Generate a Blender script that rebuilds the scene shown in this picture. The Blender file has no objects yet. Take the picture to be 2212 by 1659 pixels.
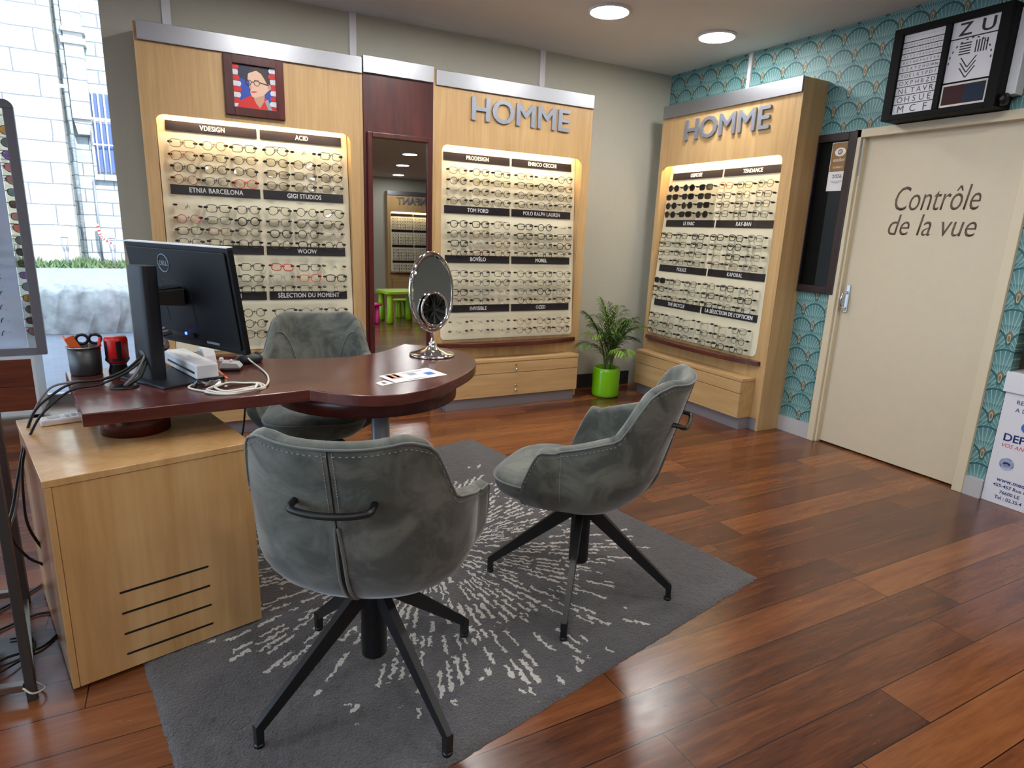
import bpy, bmesh, math, random
from mathutils import Vector, Matrix, Euler
R = math.radians
random.seed(7)
sc = bpy.context.scene
COL = sc.collection

# ------------------------------------------------------------------ camera
def cam_axes(y, p, r):
    f = Vector((math.sin(y)*math.cos(p), math.cos(y)*math.cos(p), math.sin(p)))
    right = Vector((math.cos(y), -math.sin(y), 0)); up = right.cross(f)
    return right*math.cos(r)+up*math.sin(r), -right*math.sin(r)+up*math.cos(r), f
_r, _u, _f = cam_axes(0.4924700, -0.2395890, 0.0405209)
cd = bpy.data.cameras.new('camera'); cam = bpy.data.objects.new('camera', cd); COL.objects.link(cam)
M = Matrix((( _r.x, _u.x, -_f.x, -3.743), (_r.y, _u.y, -_f.y, -4.385), (_r.z, _u.z, -_f.z, 1.300), (0, 0, 0, 1)))
cam.matrix_world = M
cd.sensor_fit = 'HORIZONTAL'; cd.sensor_width = 36; cd.lens = 36*1342.078/2212
cd.clip_start = 0.05; cd.clip_end = 300
sc.camera = cam

# ------------------------------------------------------------------ world, sun, exposure
vs = sc.view_settings
vs.view_transform = 'Standard'; vs.look = 'None'; vs.gamma = 1.0; vs.use_curve_mapping = False
vs.exposure = 2.0
w = bpy.data.worlds.new('sky'); sc.world = w; w.use_nodes = True
bg = w.node_tree.nodes['Background']
bg.inputs['Color'].default_value = (0.66, 0.80, 1.0, 1); bg.inputs['Strength'].default_value = 1.25
sd = bpy.data.lights.new('sun', 'SUN'); sd.energy = 2.7; sd.angle = R(0.6); sd.color = (1.0, 0.95, 0.87)
sun = bpy.data.objects.new('sun', sd); COL.objects.link(sun)
sun.rotation_euler = Vector((-0.30, 1.0, -1.0)).to_track_quat('-Z', 'Y').to_euler()
cy = sc.cycles
cy.use_denoising = True; cy.max_bounces = 8; cy.diffuse_bounces = 4; cy.glossy_bounces = 4
cy.transmission_bounces = 6; cy.transparent_max_bounces = 24; cy.caustics_reflective = False; cy.caustics_refractive = False
cy.sample_clamp_indirect = 6.0
LAMP = 24.0       # emission of the ceiling discs
STRIP = 12.0      # emission of the warm strips inside the displays

# ------------------------------------------------------------------ materials
def lin(c):
    return tuple(((v/255)/12.92 if v/255 <= 0.04045 else (((v/255)+0.055)/1.055)**2.4) for v in c)
def rgba(c): return (*lin(c), 1)
class NT:
    def __init__(s, m): s.t = m.node_tree; s.n = s.t.nodes; s.l = s.t.links
    def node(s, typ, **kw):
        n = s.n.new(typ)
        for k, v in kw.items():
            if k.startswith('i_'):
                k2 = k[2:]; k2 = int(k2) if k2.isdigit() else k2.replace('_', ' ')
                n.inputs[k2].default_value = v
            else: setattr(n, k, v)
        return n
    def link(s, a, b): s.l.new(a, b)
    def math(s, op, a, b=None, c=None, clamp=False):
        n = s.n.new('ShaderNodeMath'); n.operation = op; n.use_clamp = clamp
        for i, v in enumerate((a, b, c)):
            if v is None: continue
            if isinstance(v, (int, float)): n.inputs[i].default_value = v
            else: s.l.new(v, n.inputs[i])
        return n.outputs[0]
    def mix(s, fac, a, b):
        n = s.n.new('ShaderNodeMix'); n.data_type = 'RGBA'
        for sock, v in ((n.inputs[0], fac), (n.inputs[6], a), (n.inputs[7], b)):
            if isinstance(v, (int, float)): sock.default_value = v
            elif isinstance(v, tuple): sock.default_value = v
            else: s.l.new(v, sock)
        return n.outputs[2]
def new_mat(name):
    m = bpy.data.materials.new(name); m.use_nodes = True
    nt = NT(m); b = nt.n['Principled BSDF']
    return m, nt, b
def flat(name, col, rough=0.5, metal=0.0, spec=0.5, coat=0.0, noise=0.0, nscale=40, bump=0.0, sheen=0.0):
    m, nt, b = new_mat(name)
    b.inputs['Base Color'].default_value = rgba(col); b.inputs['Roughness'].default_value = rough
    b.inputs['Metallic'].default_value = metal; b.inputs['Specular IOR Level'].default_value = spec
    b.inputs['Coat Weight'].default_value = coat; b.inputs['Coat Roughness'].default_value = 0.1
    b.inputs['Sheen Weight'].default_value = sheen
    if noise or bump:
        tc = nt.node('ShaderNodeTexCoord'); n = nt.node('ShaderNodeTexNoise', i_Scale=nscale, i_Detail=4.0)
        nt.link(tc.outputs['Object'], n.inputs['Vector'])
        if noise:
            c2 = tuple(max(0, v*(1-noise)) for v in col); c1 = tuple(min(255, v*(1+noise)) for v in col)
            nt.link(nt.mix(n.outputs[0], rgba(c2), rgba(c1)), b.inputs['Base Color'])
        if bump:
            bp = nt.node('ShaderNodeBump', i_Strength=bump, i_Distance=0.002); nt.link(n.outputs[0], bp.inputs['Height'])
            nt.link(bp.outputs[0], b.inputs['Normal'])
    return m
def wood(name, c1, c2, c3, axis='Z', scale=1.0, rough=0.35, coat=0.0, streak=14, stretch=0.06, spec=0.5):
    """grain runs along axis"""
    m, nt, b = new_mat(name)
    tc = nt.node('ShaderNodeTexCoord'); mp = nt.node('ShaderNodeMapping')
    sx = [scale*streak]*3; sx['XYZ'.index(axis)] = scale*streak*stretch
    mp.inputs['Scale'].default_value = sx
    nt.link(tc.outputs['Object'], mp.inputs['Vector'])
    n1 = nt.node('ShaderNodeTexNoise', i_Scale=1.0, i_Detail=6.0, i_Roughness=0.6, i_Distortion=0.6)
    nt.link(mp.outputs[0], n1.inputs['Vector'])
    n2 = nt.node('ShaderNodeTexNoise', i_Scale=6.0, i_Detail=3.0); nt.link(mp.outputs[0], n2.inputs['Vector'])
    f = nt.math('ADD', nt.math('MULTIPLY', n1.outputs[0], 0.75), nt.math('MULTIPLY', n2.outputs[0], 0.25))
    cr = nt.node('ShaderNodeValToRGB'); e = cr.color_ramp.elements
    e[0].position = 0.33; e[0].color = rgba(c1); e[1].position = 0.68; e[1].color = rgba(c3)
    x = e.new(0.5); x.color = rgba(c2)
    nt.link(f, cr.inputs[0]); nt.link(cr.outputs[0], b.inputs['Base Color'])
    b.inputs['Roughness'].default_value = rough; b.inputs['Coat Weight'].default_value = coat; b.inputs['Specular IOR Level'].default_value = spec
    b.inputs['Coat Roughness'].default_value = 0.12
    return m
def emit(name, col, s):
    m, nt, b = new_mat(name)
    b.inputs['Base Color'].default_value = rgba(col); b.inputs['Emission Color'].default_value = rgba(col)
    b.inputs['Emission Strength'].default_value = s; return m
def glass(name, tint=(255, 255, 255), trans=0.92, rough=0.02, gcol=(255, 255, 255)):
    m = bpy.data.materials.new(name); m.use_nodes = True; nt = NT(m); nt.n.clear()
    o = nt.node('ShaderNodeOutputMaterial'); t = nt.node('ShaderNodeBsdfTransparent'); g = nt.node('ShaderNodeBsdfGlossy')
    t.inputs[0].default_value = rgba(tint); g.inputs['Roughness'].default_value = rough; g.inputs[0].default_value = rgba(gcol)
    x = nt.node('ShaderNodeMixShader'); fr = nt.node('ShaderNodeFresnel', i_IOR=1.45)
    f = nt.math('ADD', fr.outputs[0], 1-trans-0.03, clamp=True)
    nt.link(f, x.inputs[0]); nt.link(t.outputs[0], x.inputs[1]); nt.link(g.outputs[0], x.inputs[2]); nt.link(x.outputs[0], o.inputs[0])
    return m

MT = {}
MT['beech'] = wood('beech_veneer', (180, 145, 98), (193, 158, 110), (205, 172, 124), 'Z', 1.0, 0.38, streak=16, stretch=0.05)
MT['beech_h'] = wood('beech_veneer_lengthwise', (180, 145, 98), (193, 158, 110), (205, 172, 124), 'X', 1.0, 0.34, streak=16, stretch=0.05)
MT['beech_desk'] = wood('beech_desk_veneer', (176, 132, 82), (194, 152, 100), (208, 170, 118), 'Z', 0.7, 0.3, coat=0.6, streak=13, stretch=0.07)
MT['mahog'] = wood('mahogany_veneer', (52, 16, 16), (74, 24, 22), (92, 34, 28), 'Z', 1.0, 0.3, streak=10, stretch=0.12)
MT['mahog_h'] = wood('mahogany_desktop', (70, 33, 29), (86, 43, 37), (102, 55, 46), 'X', 1.0, 0.2, streak=8, stretch=0.15)
MT['drawerwood'] = wood('red_walnut_veneer', (88, 40, 24), (112, 54, 34), (134, 70, 46), 'X', 1.0, 0.4, streak=18, stretch=0.05)
MT['alu'] = flat('brushed_aluminium', (168, 170, 176), 0.44, 1.0)
MT['alu_letter'] = flat('satin_aluminium_letters', (150, 156, 168), 0.45, 0.6)
MT['plinth'] = flat('grey_metal_plinth', (146, 144, 150), 0.4, 0.3)
MT['cream'] = flat('cream_board', (228, 220, 192), 0.45)
MT['sign'] = flat('dark_sign_plastic', (34, 28, 34), 0.35)
MT['white_text'] = flat('white_sign_lettering', (240, 240, 238), 0.6)
MT['chrome'] = flat('chrome', (225, 225, 228), 0.06, 1.0)
MT['mirror'] = flat('mirror_glass', (222, 226, 226), 0.0, 1.0)
MT['black'] = flat('black_plastic', (18, 18, 20), 0.35)
MT['caseblack'] = flat('matt_black_case', (12, 12, 12), 0.6, spec=0.15)
MT['greyframe'] = flat('grey_frame_paint', (112, 108, 116), 0.45)
MT['blackmetal'] = flat('black_painted_steel', (22, 22, 24), 0.38, 0.0)
MT['tag'] = flat('black_security_tag', (12, 10, 12), 0.25)
MT['wall'] = flat('greige_wall_paint', (184, 182, 169), 0.8, noise=0.02, nscale=30)
MT['ceil'] = flat('ceiling_paint', (226, 229, 236), 0.85)
MT['white'] = flat('white_lacquer', (225, 225, 230), 0.4)
MT['trimwhite'] = flat('white_cover_strip', (222, 222, 228), 0.5)
MT['skirt'] = flat('grey_white_skirting', (186, 184, 186), 0.4)
MT['darkskirt'] = flat('charcoal_skirting', (44, 42, 46), 0.4)
MT['door'] = flat('cream_door_paint', (208, 197, 172), 0.42, noise=0.015, nscale=20)
MT['doorframe'] = flat('cream_frame_paint', (214, 202, 174), 0.45)
MT['doortext'] = flat('brown_vinyl_lettering', (96, 74, 62), 0.5)
MT['darkframe'] = wood('dark_wenge_frame', (34, 20, 20), (42, 26, 25), (50, 32, 30), 'Z', 1, 0.35)
MT['grey_int'] = flat('grey_panel', (84, 84, 86), 0.5)
MT['blk_int'] = flat('black_panel', (10, 10, 10), 0.4)
MT['wglass'] = glass('window_glass', (244, 250, 250), 0.94, 0.01)
MT['thinglass'] = glass('dark_hatch_glass', (235, 238, 238), 0.97, 0.04, (90, 90, 92))
MT['lens'] = glass('demo_lens', (250, 250, 246), 0.95, 0.03)
MT['acrylic'] = glass('clear_acrylic', (215, 215, 208), 0.85, 0.1)
MT['steel'] = flat('brushed_steel_tube', (150, 146, 140), 0.35, 1.0)
MT['darksteel'] = flat('dark_steel_tube', (72, 70, 70), 0.45, 0.5)
MT['red'] = flat('red_lacquer', (196, 22, 18), 0.35)
MT['lime'] = flat('lime_green_ceramic', (118, 190, 12), 0.18, coat=0.5)
MT['limeplastic'] = flat('lime_green_plastic', (150, 195, 20), 0.35)
MT['pink'] = flat('pink_plastic', (214, 50, 130), 0.4)
MT['soil'] = flat('potting_soil', (46, 36, 28), 0.9, noise=0.3, nscale=60)
MT['cardwhite'] = flat('white_cardboard', (222, 222, 230), 0.6)
MT['navy'] = flat('navy_print', (38, 52, 120), 0.6)
MT['redprint'] = flat('red_print', (196, 74, 84), 0.6)
MT['bluep'] = flat('blue_print', (60, 110, 190), 0.6)
MT['brownwood'] = wood('brown_wood', (70, 46, 32), (88, 60, 42), (104, 74, 52), 'Z', 1, 0.45)
MT['kraft'] = flat('kraft_card', (196, 150, 84), 0.7)
MT['paper'] = flat('white_paper', (236, 234, 234), 0.6)
MT['greyplastic'] = flat('light_grey_plastic', (178, 180, 184), 0.4)
MT['whiteplastic'] = flat('white_plastic', (226, 228, 232), 0.35)
MT['whitecable'] = flat('white_cable', (214, 210, 198), 0.5)
MT['blackcable'] = flat('black_cable', (16, 15, 17), 0.45)
MT['greycable'] = flat('grey_cable', (120, 112, 110), 0.5)
MT['monitor'] = flat('monitor_back', (10, 11, 15), 0.5, spec=0.25)
MT['monitor2'] = flat('monitor_stand', (30, 32, 38), 0.42, spec=0.4)
MT['screen'] = flat('monitor_screen', (6, 6, 8), 0.15)
MT['logo'] = flat('grey_logo', (150, 158, 170), 0.4, 0.4)
MT['mesh'] = flat('grey_wire_mesh', (74, 76, 78), 0.4, 0.7)
MT['orange'] = flat('orange_plastic', (226, 104, 52), 0.4)
MT['greenp'] = flat('green_plastic', (30, 92, 60), 0.4)
MT['skin'] = flat('printed_skin', (222, 184, 160), 0.5)
MT['skin2'] = flat('printed_skin_tone', (196, 150, 128), 0.5)
MT['hair'] = flat('printed_hair', (58, 38, 32), 0.5)
MT['pblue'] = flat('printed_blue', (38, 74, 168), 0.5)
MT['pnavy'] = flat('printed_navy', (28, 36, 62), 0.5)
MT['pred'] = flat('printed_red', (206, 40, 40), 0.5)
MT['pwhite'] = flat('printed_white', (216, 216, 220), 0.5)
MT['pgrey'] = flat('printed_grey', (150, 154, 160), 0.5)
MT['lamp'] = emit('lamp_diffuser', (255, 253, 250), LAMP)
MT['strip'] = emit('warm_strip_light', (255, 234, 196), STRIP)
MT['led'] = emit('blue_led', (40, 60, 255), 4.0)
MT['copper'] = flat('gold_print', (150, 112, 62), 0.45)
MT['frost'] = None

def frost_mat():
    m = bpy.data.materials.new('frosted_acrylic'); m.use_nodes = True; nt = NT(m); nt.n.clear()
    o = nt.node('ShaderNodeOutputMaterial'); d = nt.node('ShaderNodeBsdfDiffuse'); t = nt.node('ShaderNodeBsdfTranslucent')
    d.inputs[0].default_value = rgba((214, 222, 238)); t.inputs[0].default_value = rgba((235, 240, 250))
    x = nt.node('ShaderNodeMixShader'); x.inputs[0].default_value = 0.62
    nt.link(d.outputs[0], x.inputs[1]); nt.link(t.outputs[0], x.inputs[2]); nt.link(x.outputs[0], o.inputs[0]); return m
MT['frost'] = frost_mat()

def suede_mat():
    m, nt, b = new_mat('grey_suede')
    tc = nt.node('ShaderNodeTexCoord')
    n1 = nt.node('ShaderNodeTexNoise', i_Scale=7.0, i_Detail=5.0, i_Roughness=0.62, i_Distortion=0.8); nt.link(tc.outputs['Object'], n1.inputs['Vector'])
    n2 = nt.node('ShaderNodeTexNoise', i_Scale=260.0, i_Detail=2.0); nt.link(tc.outputs['Object'], n2.inputs['Vector'])
    cr = nt.node('ShaderNodeValToRGB'); e = cr.color_ramp.elements
    e[0].position = 0.40; e[0].color = rgba((72, 75, 69)); e[1].position = 0.60; e[1].color = rgba((113, 115, 106))
    nt.link(n1.outputs[0], cr.inputs[0])
    nt.link(nt.mix(nt.math('MULTIPLY', n2.outputs[0], 0.25), cr.outputs[0], rgba((92, 94, 92))), b.inputs['Base Color'])
    b.inputs['Roughness'].default_value = 0.75; b.inputs['Sheen Weight'].default_value = 0.45; b.inputs['Sheen Roughness'].default_value = 0.4
    b.inputs['Specular IOR Level'].default_value = 0.25
    bp = nt.node('ShaderNodeBump', i_Strength=0.12, i_Distance=0.001); nt.link(n2.outputs[0], bp.inputs['Height']); nt.link(bp.outputs[0], b.inputs['Normal'])
    return m
MT['suede'] = suede_mat()
MT['thread'] = flat('grey_stitching', (140, 144, 142), 0.7)
MT['piping'] = flat('suede_piping', (96, 99, 97), 0.7, sheen=0.3)

def floor_mat():
    m, nt, b = new_mat('merbau_planks')
    tc = nt.node('ShaderNodeTexCoord'); sp = nt.node('ShaderNodeSeparateXYZ'); nt.link(tc.outputs['Object'], sp.inputs[0])
    X, Y = sp.outputs[0], sp.outputs[1]
    v = nt.math('DIVIDE', nt.math('ADD', Y, 3.053+0.149*80), 0.149)
    row = nt.math('FLOOR', v); fv = nt.math('FRACT', v)
    wn = nt.node('ShaderNodeTexWhiteNoise', noise_dimensions='1D'); nt.link(row, wn.inputs['W'])
    u = nt.math('ADD', nt.math('DIVIDE', X, 1.25), nt.math('ADD', nt.math('MULTIPLY', wn.outputs[0], 7.3), 40.0))
    colm = nt.math('FLOOR', u); fu = nt.math('FRACT', u)
    cv = nt.node('ShaderNodeCombineXYZ'); nt.link(colm, cv.inputs[0]); nt.link(row, cv.inputs[1])
    w2 = nt.node('ShaderNodeTexWhiteNoise', noise_dimensions='2D'); nt.link(cv.outputs[0], w2.inputs['Vector'])
    # grain: shifted per plank
    gv = nt.node('ShaderNodeCombineXYZ')
    nt.link(nt.math('ADD', nt.math('MULTIPLY', X, 2.2), nt.math('MULTIPLY', w2.outputs[0], 31.0)), gv.inputs[0])
    nt.link(nt.math('MULTIPLY', Y, 24.0), gv.inputs[1]); nt.link(nt.math('MULTIPLY', w2.outputs[0], 13.0), gv.inputs[2])
    n1 = nt.node('ShaderNodeTexNoise', i_Scale=1.0, i_Detail=6.0, i_Roughness=0.55, i_Distortion=0.5); nt.link(gv.outputs[0], n1.inputs['Vector'])
    gv2 = nt.node('ShaderNodeCombineXYZ'); nt.link(nt.math('MULTIPLY', X, 14.0), gv2.inputs[0]); nt.link(nt.math('MULTIPLY', Y, 150.0), gv2.inputs[1]); nt.link(w2.outputs[0], gv2.inputs[2])
    n2 = nt.node('ShaderNodeTexNoise', i_Scale=1.0, i_Detail=4.0); nt.link(gv2.outputs[0], n2.inputs['Vector'])
    t = nt.math('ADD', nt.math('ADD', nt.math('MULTIPLY', w2.outputs[0], 0.38), nt.math('MULTIPLY', n1.outputs[0], 0.68)), nt.math('MULTIPLY', nt.math('SUBTRACT', n2.outputs[0], 0.5), 0.24))
    cr = nt.node('ShaderNodeValToRGB'); e = cr.color_ramp.elements
    e[0].position = 0.22; e[0].color = rgba((62, 32, 20)); e[1].position = 0.85; e[1].color = rgba((142, 88, 48))
    k = e.new(0.42); k.color = rgba((92, 50, 29)); k = e.new(0.6); k.color = rgba((118, 68, 37))
    nt.link(t, cr.inputs[0])
    dv = nt.math('MULTIPLY', nt.math('MINIMUM', fv, nt.math('SUBTRACT', 1.0, fv)), 0.149)
    du = nt.math('MULTIPLY', nt.math('MINIMUM', fu, nt.math('SUBTRACT', 1.0, fu)), 1.25)
    gap = nt.math('LESS_THAN', nt.math('MINIMUM', dv, du), 0.0016)
    nt.link(nt.mix(gap, cr.outputs[0], rgba((34, 16, 12))), b.inputs['Base Color'])
    b.inputs['Roughness'].default_value = 0.3
    nt.link(nt.math('ADD', nt.math('MULTIPLY', n2.outputs[0], 0.14), 0.17), b.inputs['Roughness'])
    b.inputs['Specular IOR Level'].default_value = 0.8
    bp = nt.node('ShaderNodeBump', i_Strength=0.10, i_Distance=0.001)
    nt.link(nt.math('SUBTRACT', nt.math('MULTIPLY', n2.outputs[0], 0.15), gap), bp.inputs['Height']); nt.link(bp.outputs[0], b.inputs['Normal'])
    return m
MT['floor'] = floor_mat()

def wallpaper_mat():
    """printed scallop-fan wallpaper; pattern lives in the wall's own y/z metres"""
    m, nt, b = new_mat('art_deco_fan_wallpaper')
    tc = nt.node('ShaderNodeTexCoord'); sp = nt.node('ShaderNodeSeparateXYZ'); nt.link(tc.outputs['Object'], sp.inputs[0])
    W, S = 0.174, 0.104
    u = nt.math('DIVIDE', nt.math('ADD', sp.outputs[1], 20.0*W+0.0), W); v = nt.math('DIVIDE', sp.outputs[2], S)
    k = nt.math('FLOOR', v); fz = nt.math('FRACT', v)
    par = nt.math('MULTIPLY', nt.math('MODULO', k, 2.0), 0.5)
    def local(off):
        a = nt.math('FRACT', nt.math('ADD', u, off)); return nt.math('MULTIPLY', nt.math('SUBTRACT', a, 0.5), W)
    dxA = local(par); dxB = local(nt.math('ADD', par, 0.5)); dz = nt.math('MULTIPLY', fz, S)
    teal_d, teal_m, teal_l = rgba((46, 94, 98)), rgba((74, 124, 127)), rgba((124, 166, 166))
    gold, brown = rgba((196, 184, 148)), rgba((122, 110, 92))
    def fan(dx, dz, oz):
        zz = nt.math('ADD', dz, oz)
        r = nt.math('SQRT', nt.math('ADD', nt.math('MULTIPLY', dx, dx), nt.math('MULTIPLY', zz, zz)))
        a = nt.math('ARCTAN2', dx, zz)
        ray = nt.math('ABSOLUTE', nt.math('SUBTRACT', nt.math('FRACT', nt.math('ADD', nt.math('MULTIPLY', a, 21.0/math.pi), 100.5)), 0.5))
        wd = nt.math('MULTIPLY', ray, nt.math('MULTIPLY', r, math.pi/21))          # metres off the ray
        return r, wd
    # front fan: centre at the foot of the row, rays spring from 30 mm lower
    rA = nt.math('SQRT', nt.math('ADD', nt.math('MULTIPLY', dxA, dxA), nt.math('MULTIPLY', dz, dz)))
    inA = nt.math('LESS_THAN', rA, 0.0865)
    r1, w1 = fan(dxA, dz, 0.085)
    cA = nt.mix(nt.math('DIVIDE', nt.math('SUBTRACT', r1, 0.05), 0.12, clamp=True), teal_l, teal_m)
    rayA = nt.math('MULTIPLY', nt.math('LESS_THAN', w1, 0.0014), nt.math('LESS_THAN', rA, 0.073))
    dotA = nt.math('MULTIPLY', nt.math('LESS_THAN', w1, 0.0024), nt.math('LESS_THAN', nt.math('ABSOLUTE', nt.math('SUBTRACT', rA, 0.0735)), 0.0024))
    cA = nt.mix(nt.math('GREATER_THAN', rA, 0.0765), cA, teal_d)
    cA = nt.mix(nt.math('MAXIMUM', rayA, dotA), cA, rgba((164, 196, 192)))
    # gap between two fans: lower body of the fan behind, with its pointed leaf
    hb = nt.math('SUBTRACT', S, dz)                          # distance below the next row
    r2, w2 = fan(dxB, nt.math('MULTIPLY', hb, -1.0), 0.085)
    cB = nt.mix(nt.math('DIVIDE', hb, 0.05, clamp=True), teal_m, teal_l)
    rayB = nt.math('LESS_THAN', w2, 0.0012)
    cB = nt.mix(nt.math('MULTIPLY', rayB, nt.math('LESS_THAN', hb, 0.05)), cB, rgba((164, 196, 192)))
    arch = nt.math('ADD', nt.math('MULTIPLY', nt.math('ABSOLUTE', dxB), 1.3), 0.026)
    cB = nt.mix(nt.math('GREATER_THAN', hb, arch), cB, brown)
    le = nt.math('ADD', nt.math('POWER', nt.math('DIVIDE', dxB, 0.0085), 2.0), nt.math('POWER', nt.math('DIVIDE', nt.math('SUBTRACT', hb, 0.068), 0.024), 2.0))
    cB = nt.mix(nt.math('LESS_THAN', le, 1.0), cB, gold)
    cB = nt.mix(nt.math('LESS_THAN', le, 0.45), cB, brown)
    base = nt.mix(inA, cB, cA)
    base = nt.mix(nt.math('LESS_THAN', le, 1.0), base, gold)
    base = nt.mix(nt.math('LESS_THAN', le, 0.5), base, brown)
    nt.link(base, b.inputs['Base Color'])
    b.inputs['Roughness'].default_value = 0.5; b.inputs['Specular IOR Level'].default_value = 0.4
    return m
MT['paperwall'] = wallpaper_mat()

def rug_mat(cx, cy):
    m, nt, b = new_mat('shag_rug_with_radial_dashes')
    tc = nt.node('ShaderNodeTexCoord'); sp = nt.node('ShaderNodeSeparateXYZ'); nt.link(tc.outputs['Object'], sp.inputs[0])
    nz = nt.node('ShaderNodeTexNoise', i_Scale=60.0, i_Detail=3.0); nt.link(tc.outputs['Object'], nz.inputs['Vector'])
    nzc = nt.node('ShaderNodeSeparateColor'); nt.link(nz.outputs['Color'], nzc.inputs[0])
    dx = nt.math('ADD', nt.math('SUBTRACT', sp.outputs[0], cx), nt.math('MULTIPLY', nt.math('SUBTRACT', nzc.outputs[0], 0.5), 0.035))
    dy = nt.math('ADD', nt.math('SUBTRACT', sp.outputs[1], cy), nt.math('MULTIPLY', nt.math('SUBTRACT', nzc.outputs[1], 0.5), 0.035))
    r = nt.math('SQRT', nt.math('ADD', nt.math('MULTIPLY', dx, dx), nt.math('MULTIPLY', dy, dy)))
    a = nt.math('ARCTAN2', dy, dx)
    ring = nt.math('FLOOR', nt.math('DIVIDE', r, 0.30))
    N = nt.math('ADD', nt.math('MULTIPLY', ring, 58.0), 56.0)
    ua = nt.math('MULTIPLY', nt.math('ADD', nt.math('DIVIDE', a, 2*math.pi), 0.5), N)
    ca = nt.math('FLOOR', ua); fa = nt.math('ABSOLUTE', nt.math('SUBTRACT', nt.math('FRACT', ua), 0.5))
    cv = nt.node('ShaderNodeCombineXYZ'); nt.link(ca, cv.inputs[0]); nt.link(ring, cv.inputs[1])
    wn = nt.node('ShaderNodeTexWhiteNoise', noise_dimensions='2D'); nt.link(cv.outputs[0], wn.inputs['Vector'])
    wc = nt.node('ShaderNodeSeparateColor'); nt.link(wn.outputs['Color'], wc.inputs[0])
    ur = nt.math('FRACT', nt.math('ADD', nt.math('DIVIDE', r, nt.math('ADD', 0.10, nt.math('MULTIPLY', wc.outputs[1], 0.07))), nt.math('MULTIPLY', wc.outputs[2], 5.0)))
    cr2 = nt.node('ShaderNodeCombineXYZ'); nt.link(ca, cr2.inputs[0])
    nt.link(nt.math('ADD', nt.math('FLOOR', nt.math('ADD', nt.math('DIVIDE', r, nt.math('ADD', 0.10, nt.math('MULTIPLY', wc.outputs[1], 0.07))), nt.math('MULTIPLY', wc.outputs[2], 5.0))), nt.math('MULTIPLY', ring, 57.0)), cr2.inputs[1])
    w3 = nt.node('ShaderNodeTexWhiteNoise', noise_dimensions='2D'); nt.link(cr2.outputs[0], w3.inputs['Vector'])
    dens = nt.math('SUBTRACT', 0.86, nt.math('MULTIPLY', nt.math('POWER', nt.math('DIVIDE', r, 0.98), 3.0), 0.86))
    on = nt.math('MULTIPLY', nt.math('LESS_THAN', w3.outputs[0], dens), nt.math('MULTIPLY', nt.math('LESS_THAN', ur, 0.80), nt.math('LESS_THAN', fa, 0.21)))
    on = nt.math('MULTIPLY', on, nt.math('GREATER_THAN', r, 0.10))
    n4 = nt.node('ShaderNodeTexNoise', i_Scale=150.0, i_Detail=4.0); nt.link(tc.outputs['Object'], n4.inputs['Vector'])
    n5 = nt.node('ShaderNodeTexNoise', i_Scale=9.0, i_Detail=3.0); nt.link(tc.outputs['Object'], n5.inputs['Vector'])
    g = nt.mix(nt.math('ADD', nt.math('MULTIPLY', n4.outputs[0], 0.8), nt.math('MULTIPLY', n5.outputs[0], 0.3), clamp=True), rgba((54, 52, 53)), rgba((112, 109, 110)))
    wcol = nt.mix(n4.outputs[0], rgba((176, 172, 164)), rgba((236, 232, 224)))
    nt.link(nt.mix(on, g, wcol), b.inputs['Base Color'])
    b.inputs['Roughness'].default_value = 0.95; b.inputs['Specular IOR Level'].default_value = 0.1; b.inputs['Sheen Weight'].default_value = 0.2
    bp = nt.node('ShaderNodeBump', i_Strength=1.0, i_Distance=0.012); nt.link(n4.outputs[0], bp.inputs['Height']); nt.link(bp.outputs[0], b.inputs['Normal'])
    return m

def stone_mat(name, c1, c2, mortar, bw, rh, bump=0.6, ms=0.018):
    m, nt, b = new_mat(name)
    tc = nt.node('ShaderNodeTexCoord'); sp = nt.node('ShaderNodeSeparateXYZ'); nt.link(tc.outputs['Object'], sp.inputs[0])
    cb = nt.node('ShaderNodeCombineXYZ'); nt.link(nt.math('ADD', sp.outputs[0], sp.outputs[1]), cb.inputs[0]); nt.link(sp.outputs[2], cb.inputs[1])
    nz = nt.node('ShaderNodeTexNoise', i_Scale=1.6, i_Detail=4.0); nt.link(tc.outputs['Object'], nz.inputs['Vector'])
    ad = nt.node('ShaderNodeVectorMath', operation='MULTIPLY_ADD'); nt.link(nz.outputs['Color'], ad.inputs[0]); ad.inputs[1].default_value = (0.07, 0.07, 0); nt.link(cb.outputs[0], ad.inputs[2])
    br = nt.node('ShaderNodeTexBrick', i_Scale=1.0); br.offset = 0.43; br.squash = 0.8; br.squash_frequency = 3
    br.inputs['Color1'].default_value = rgba(c1); br.inputs['Color2'].default_value = rgba(c2); br.inputs['Mortar'].default_value = rgba(mortar)
    br.inputs['Mortar Size'].default_value = ms; br.inputs['Brick Width'].default_value = bw; br.inputs['Row Height'].default_value = rh
    nt.link(ad.outputs[0], br.inputs['Vector'])
    n2 = nt.node('ShaderNodeTexNoise', i_Scale=5.0, i_Detail=7.0, i_Roughness=0.65); nt.link(tc.outputs['Object'], n2.inputs['Vector'])
    nt.link(nt.mix(nt.math('MULTIPLY', n2.outputs[0], 0.55), br.outputs['Color'], rgba(mortar)), b.inputs['Base Color'])
    b.inputs['Roughness'].default_value = 0.9
    bp = nt.node('ShaderNodeBump', i_Strength=bump, i_Distance=0.06)
    nt.link(nt.math('ADD', nt.math('MULTIPLY', br.outputs['Fac'], -0.6), n2.outputs[0]), bp.inputs['Height']); nt.link(bp.outputs[0], b.inputs['Normal'])
    return m
MT['stoneA'] = stone_mat('pale_ashlar', (218, 210, 198), (192, 188, 182), (116, 116, 122), 1.5, 0.56, 0.8, 0.016)
MT['stoneB'] = stone_mat('grey_coursed_stone', (196, 200, 200), (172, 178, 180), (112, 116, 124), 1.1, 0.36, 0.7, 0.015)
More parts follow.
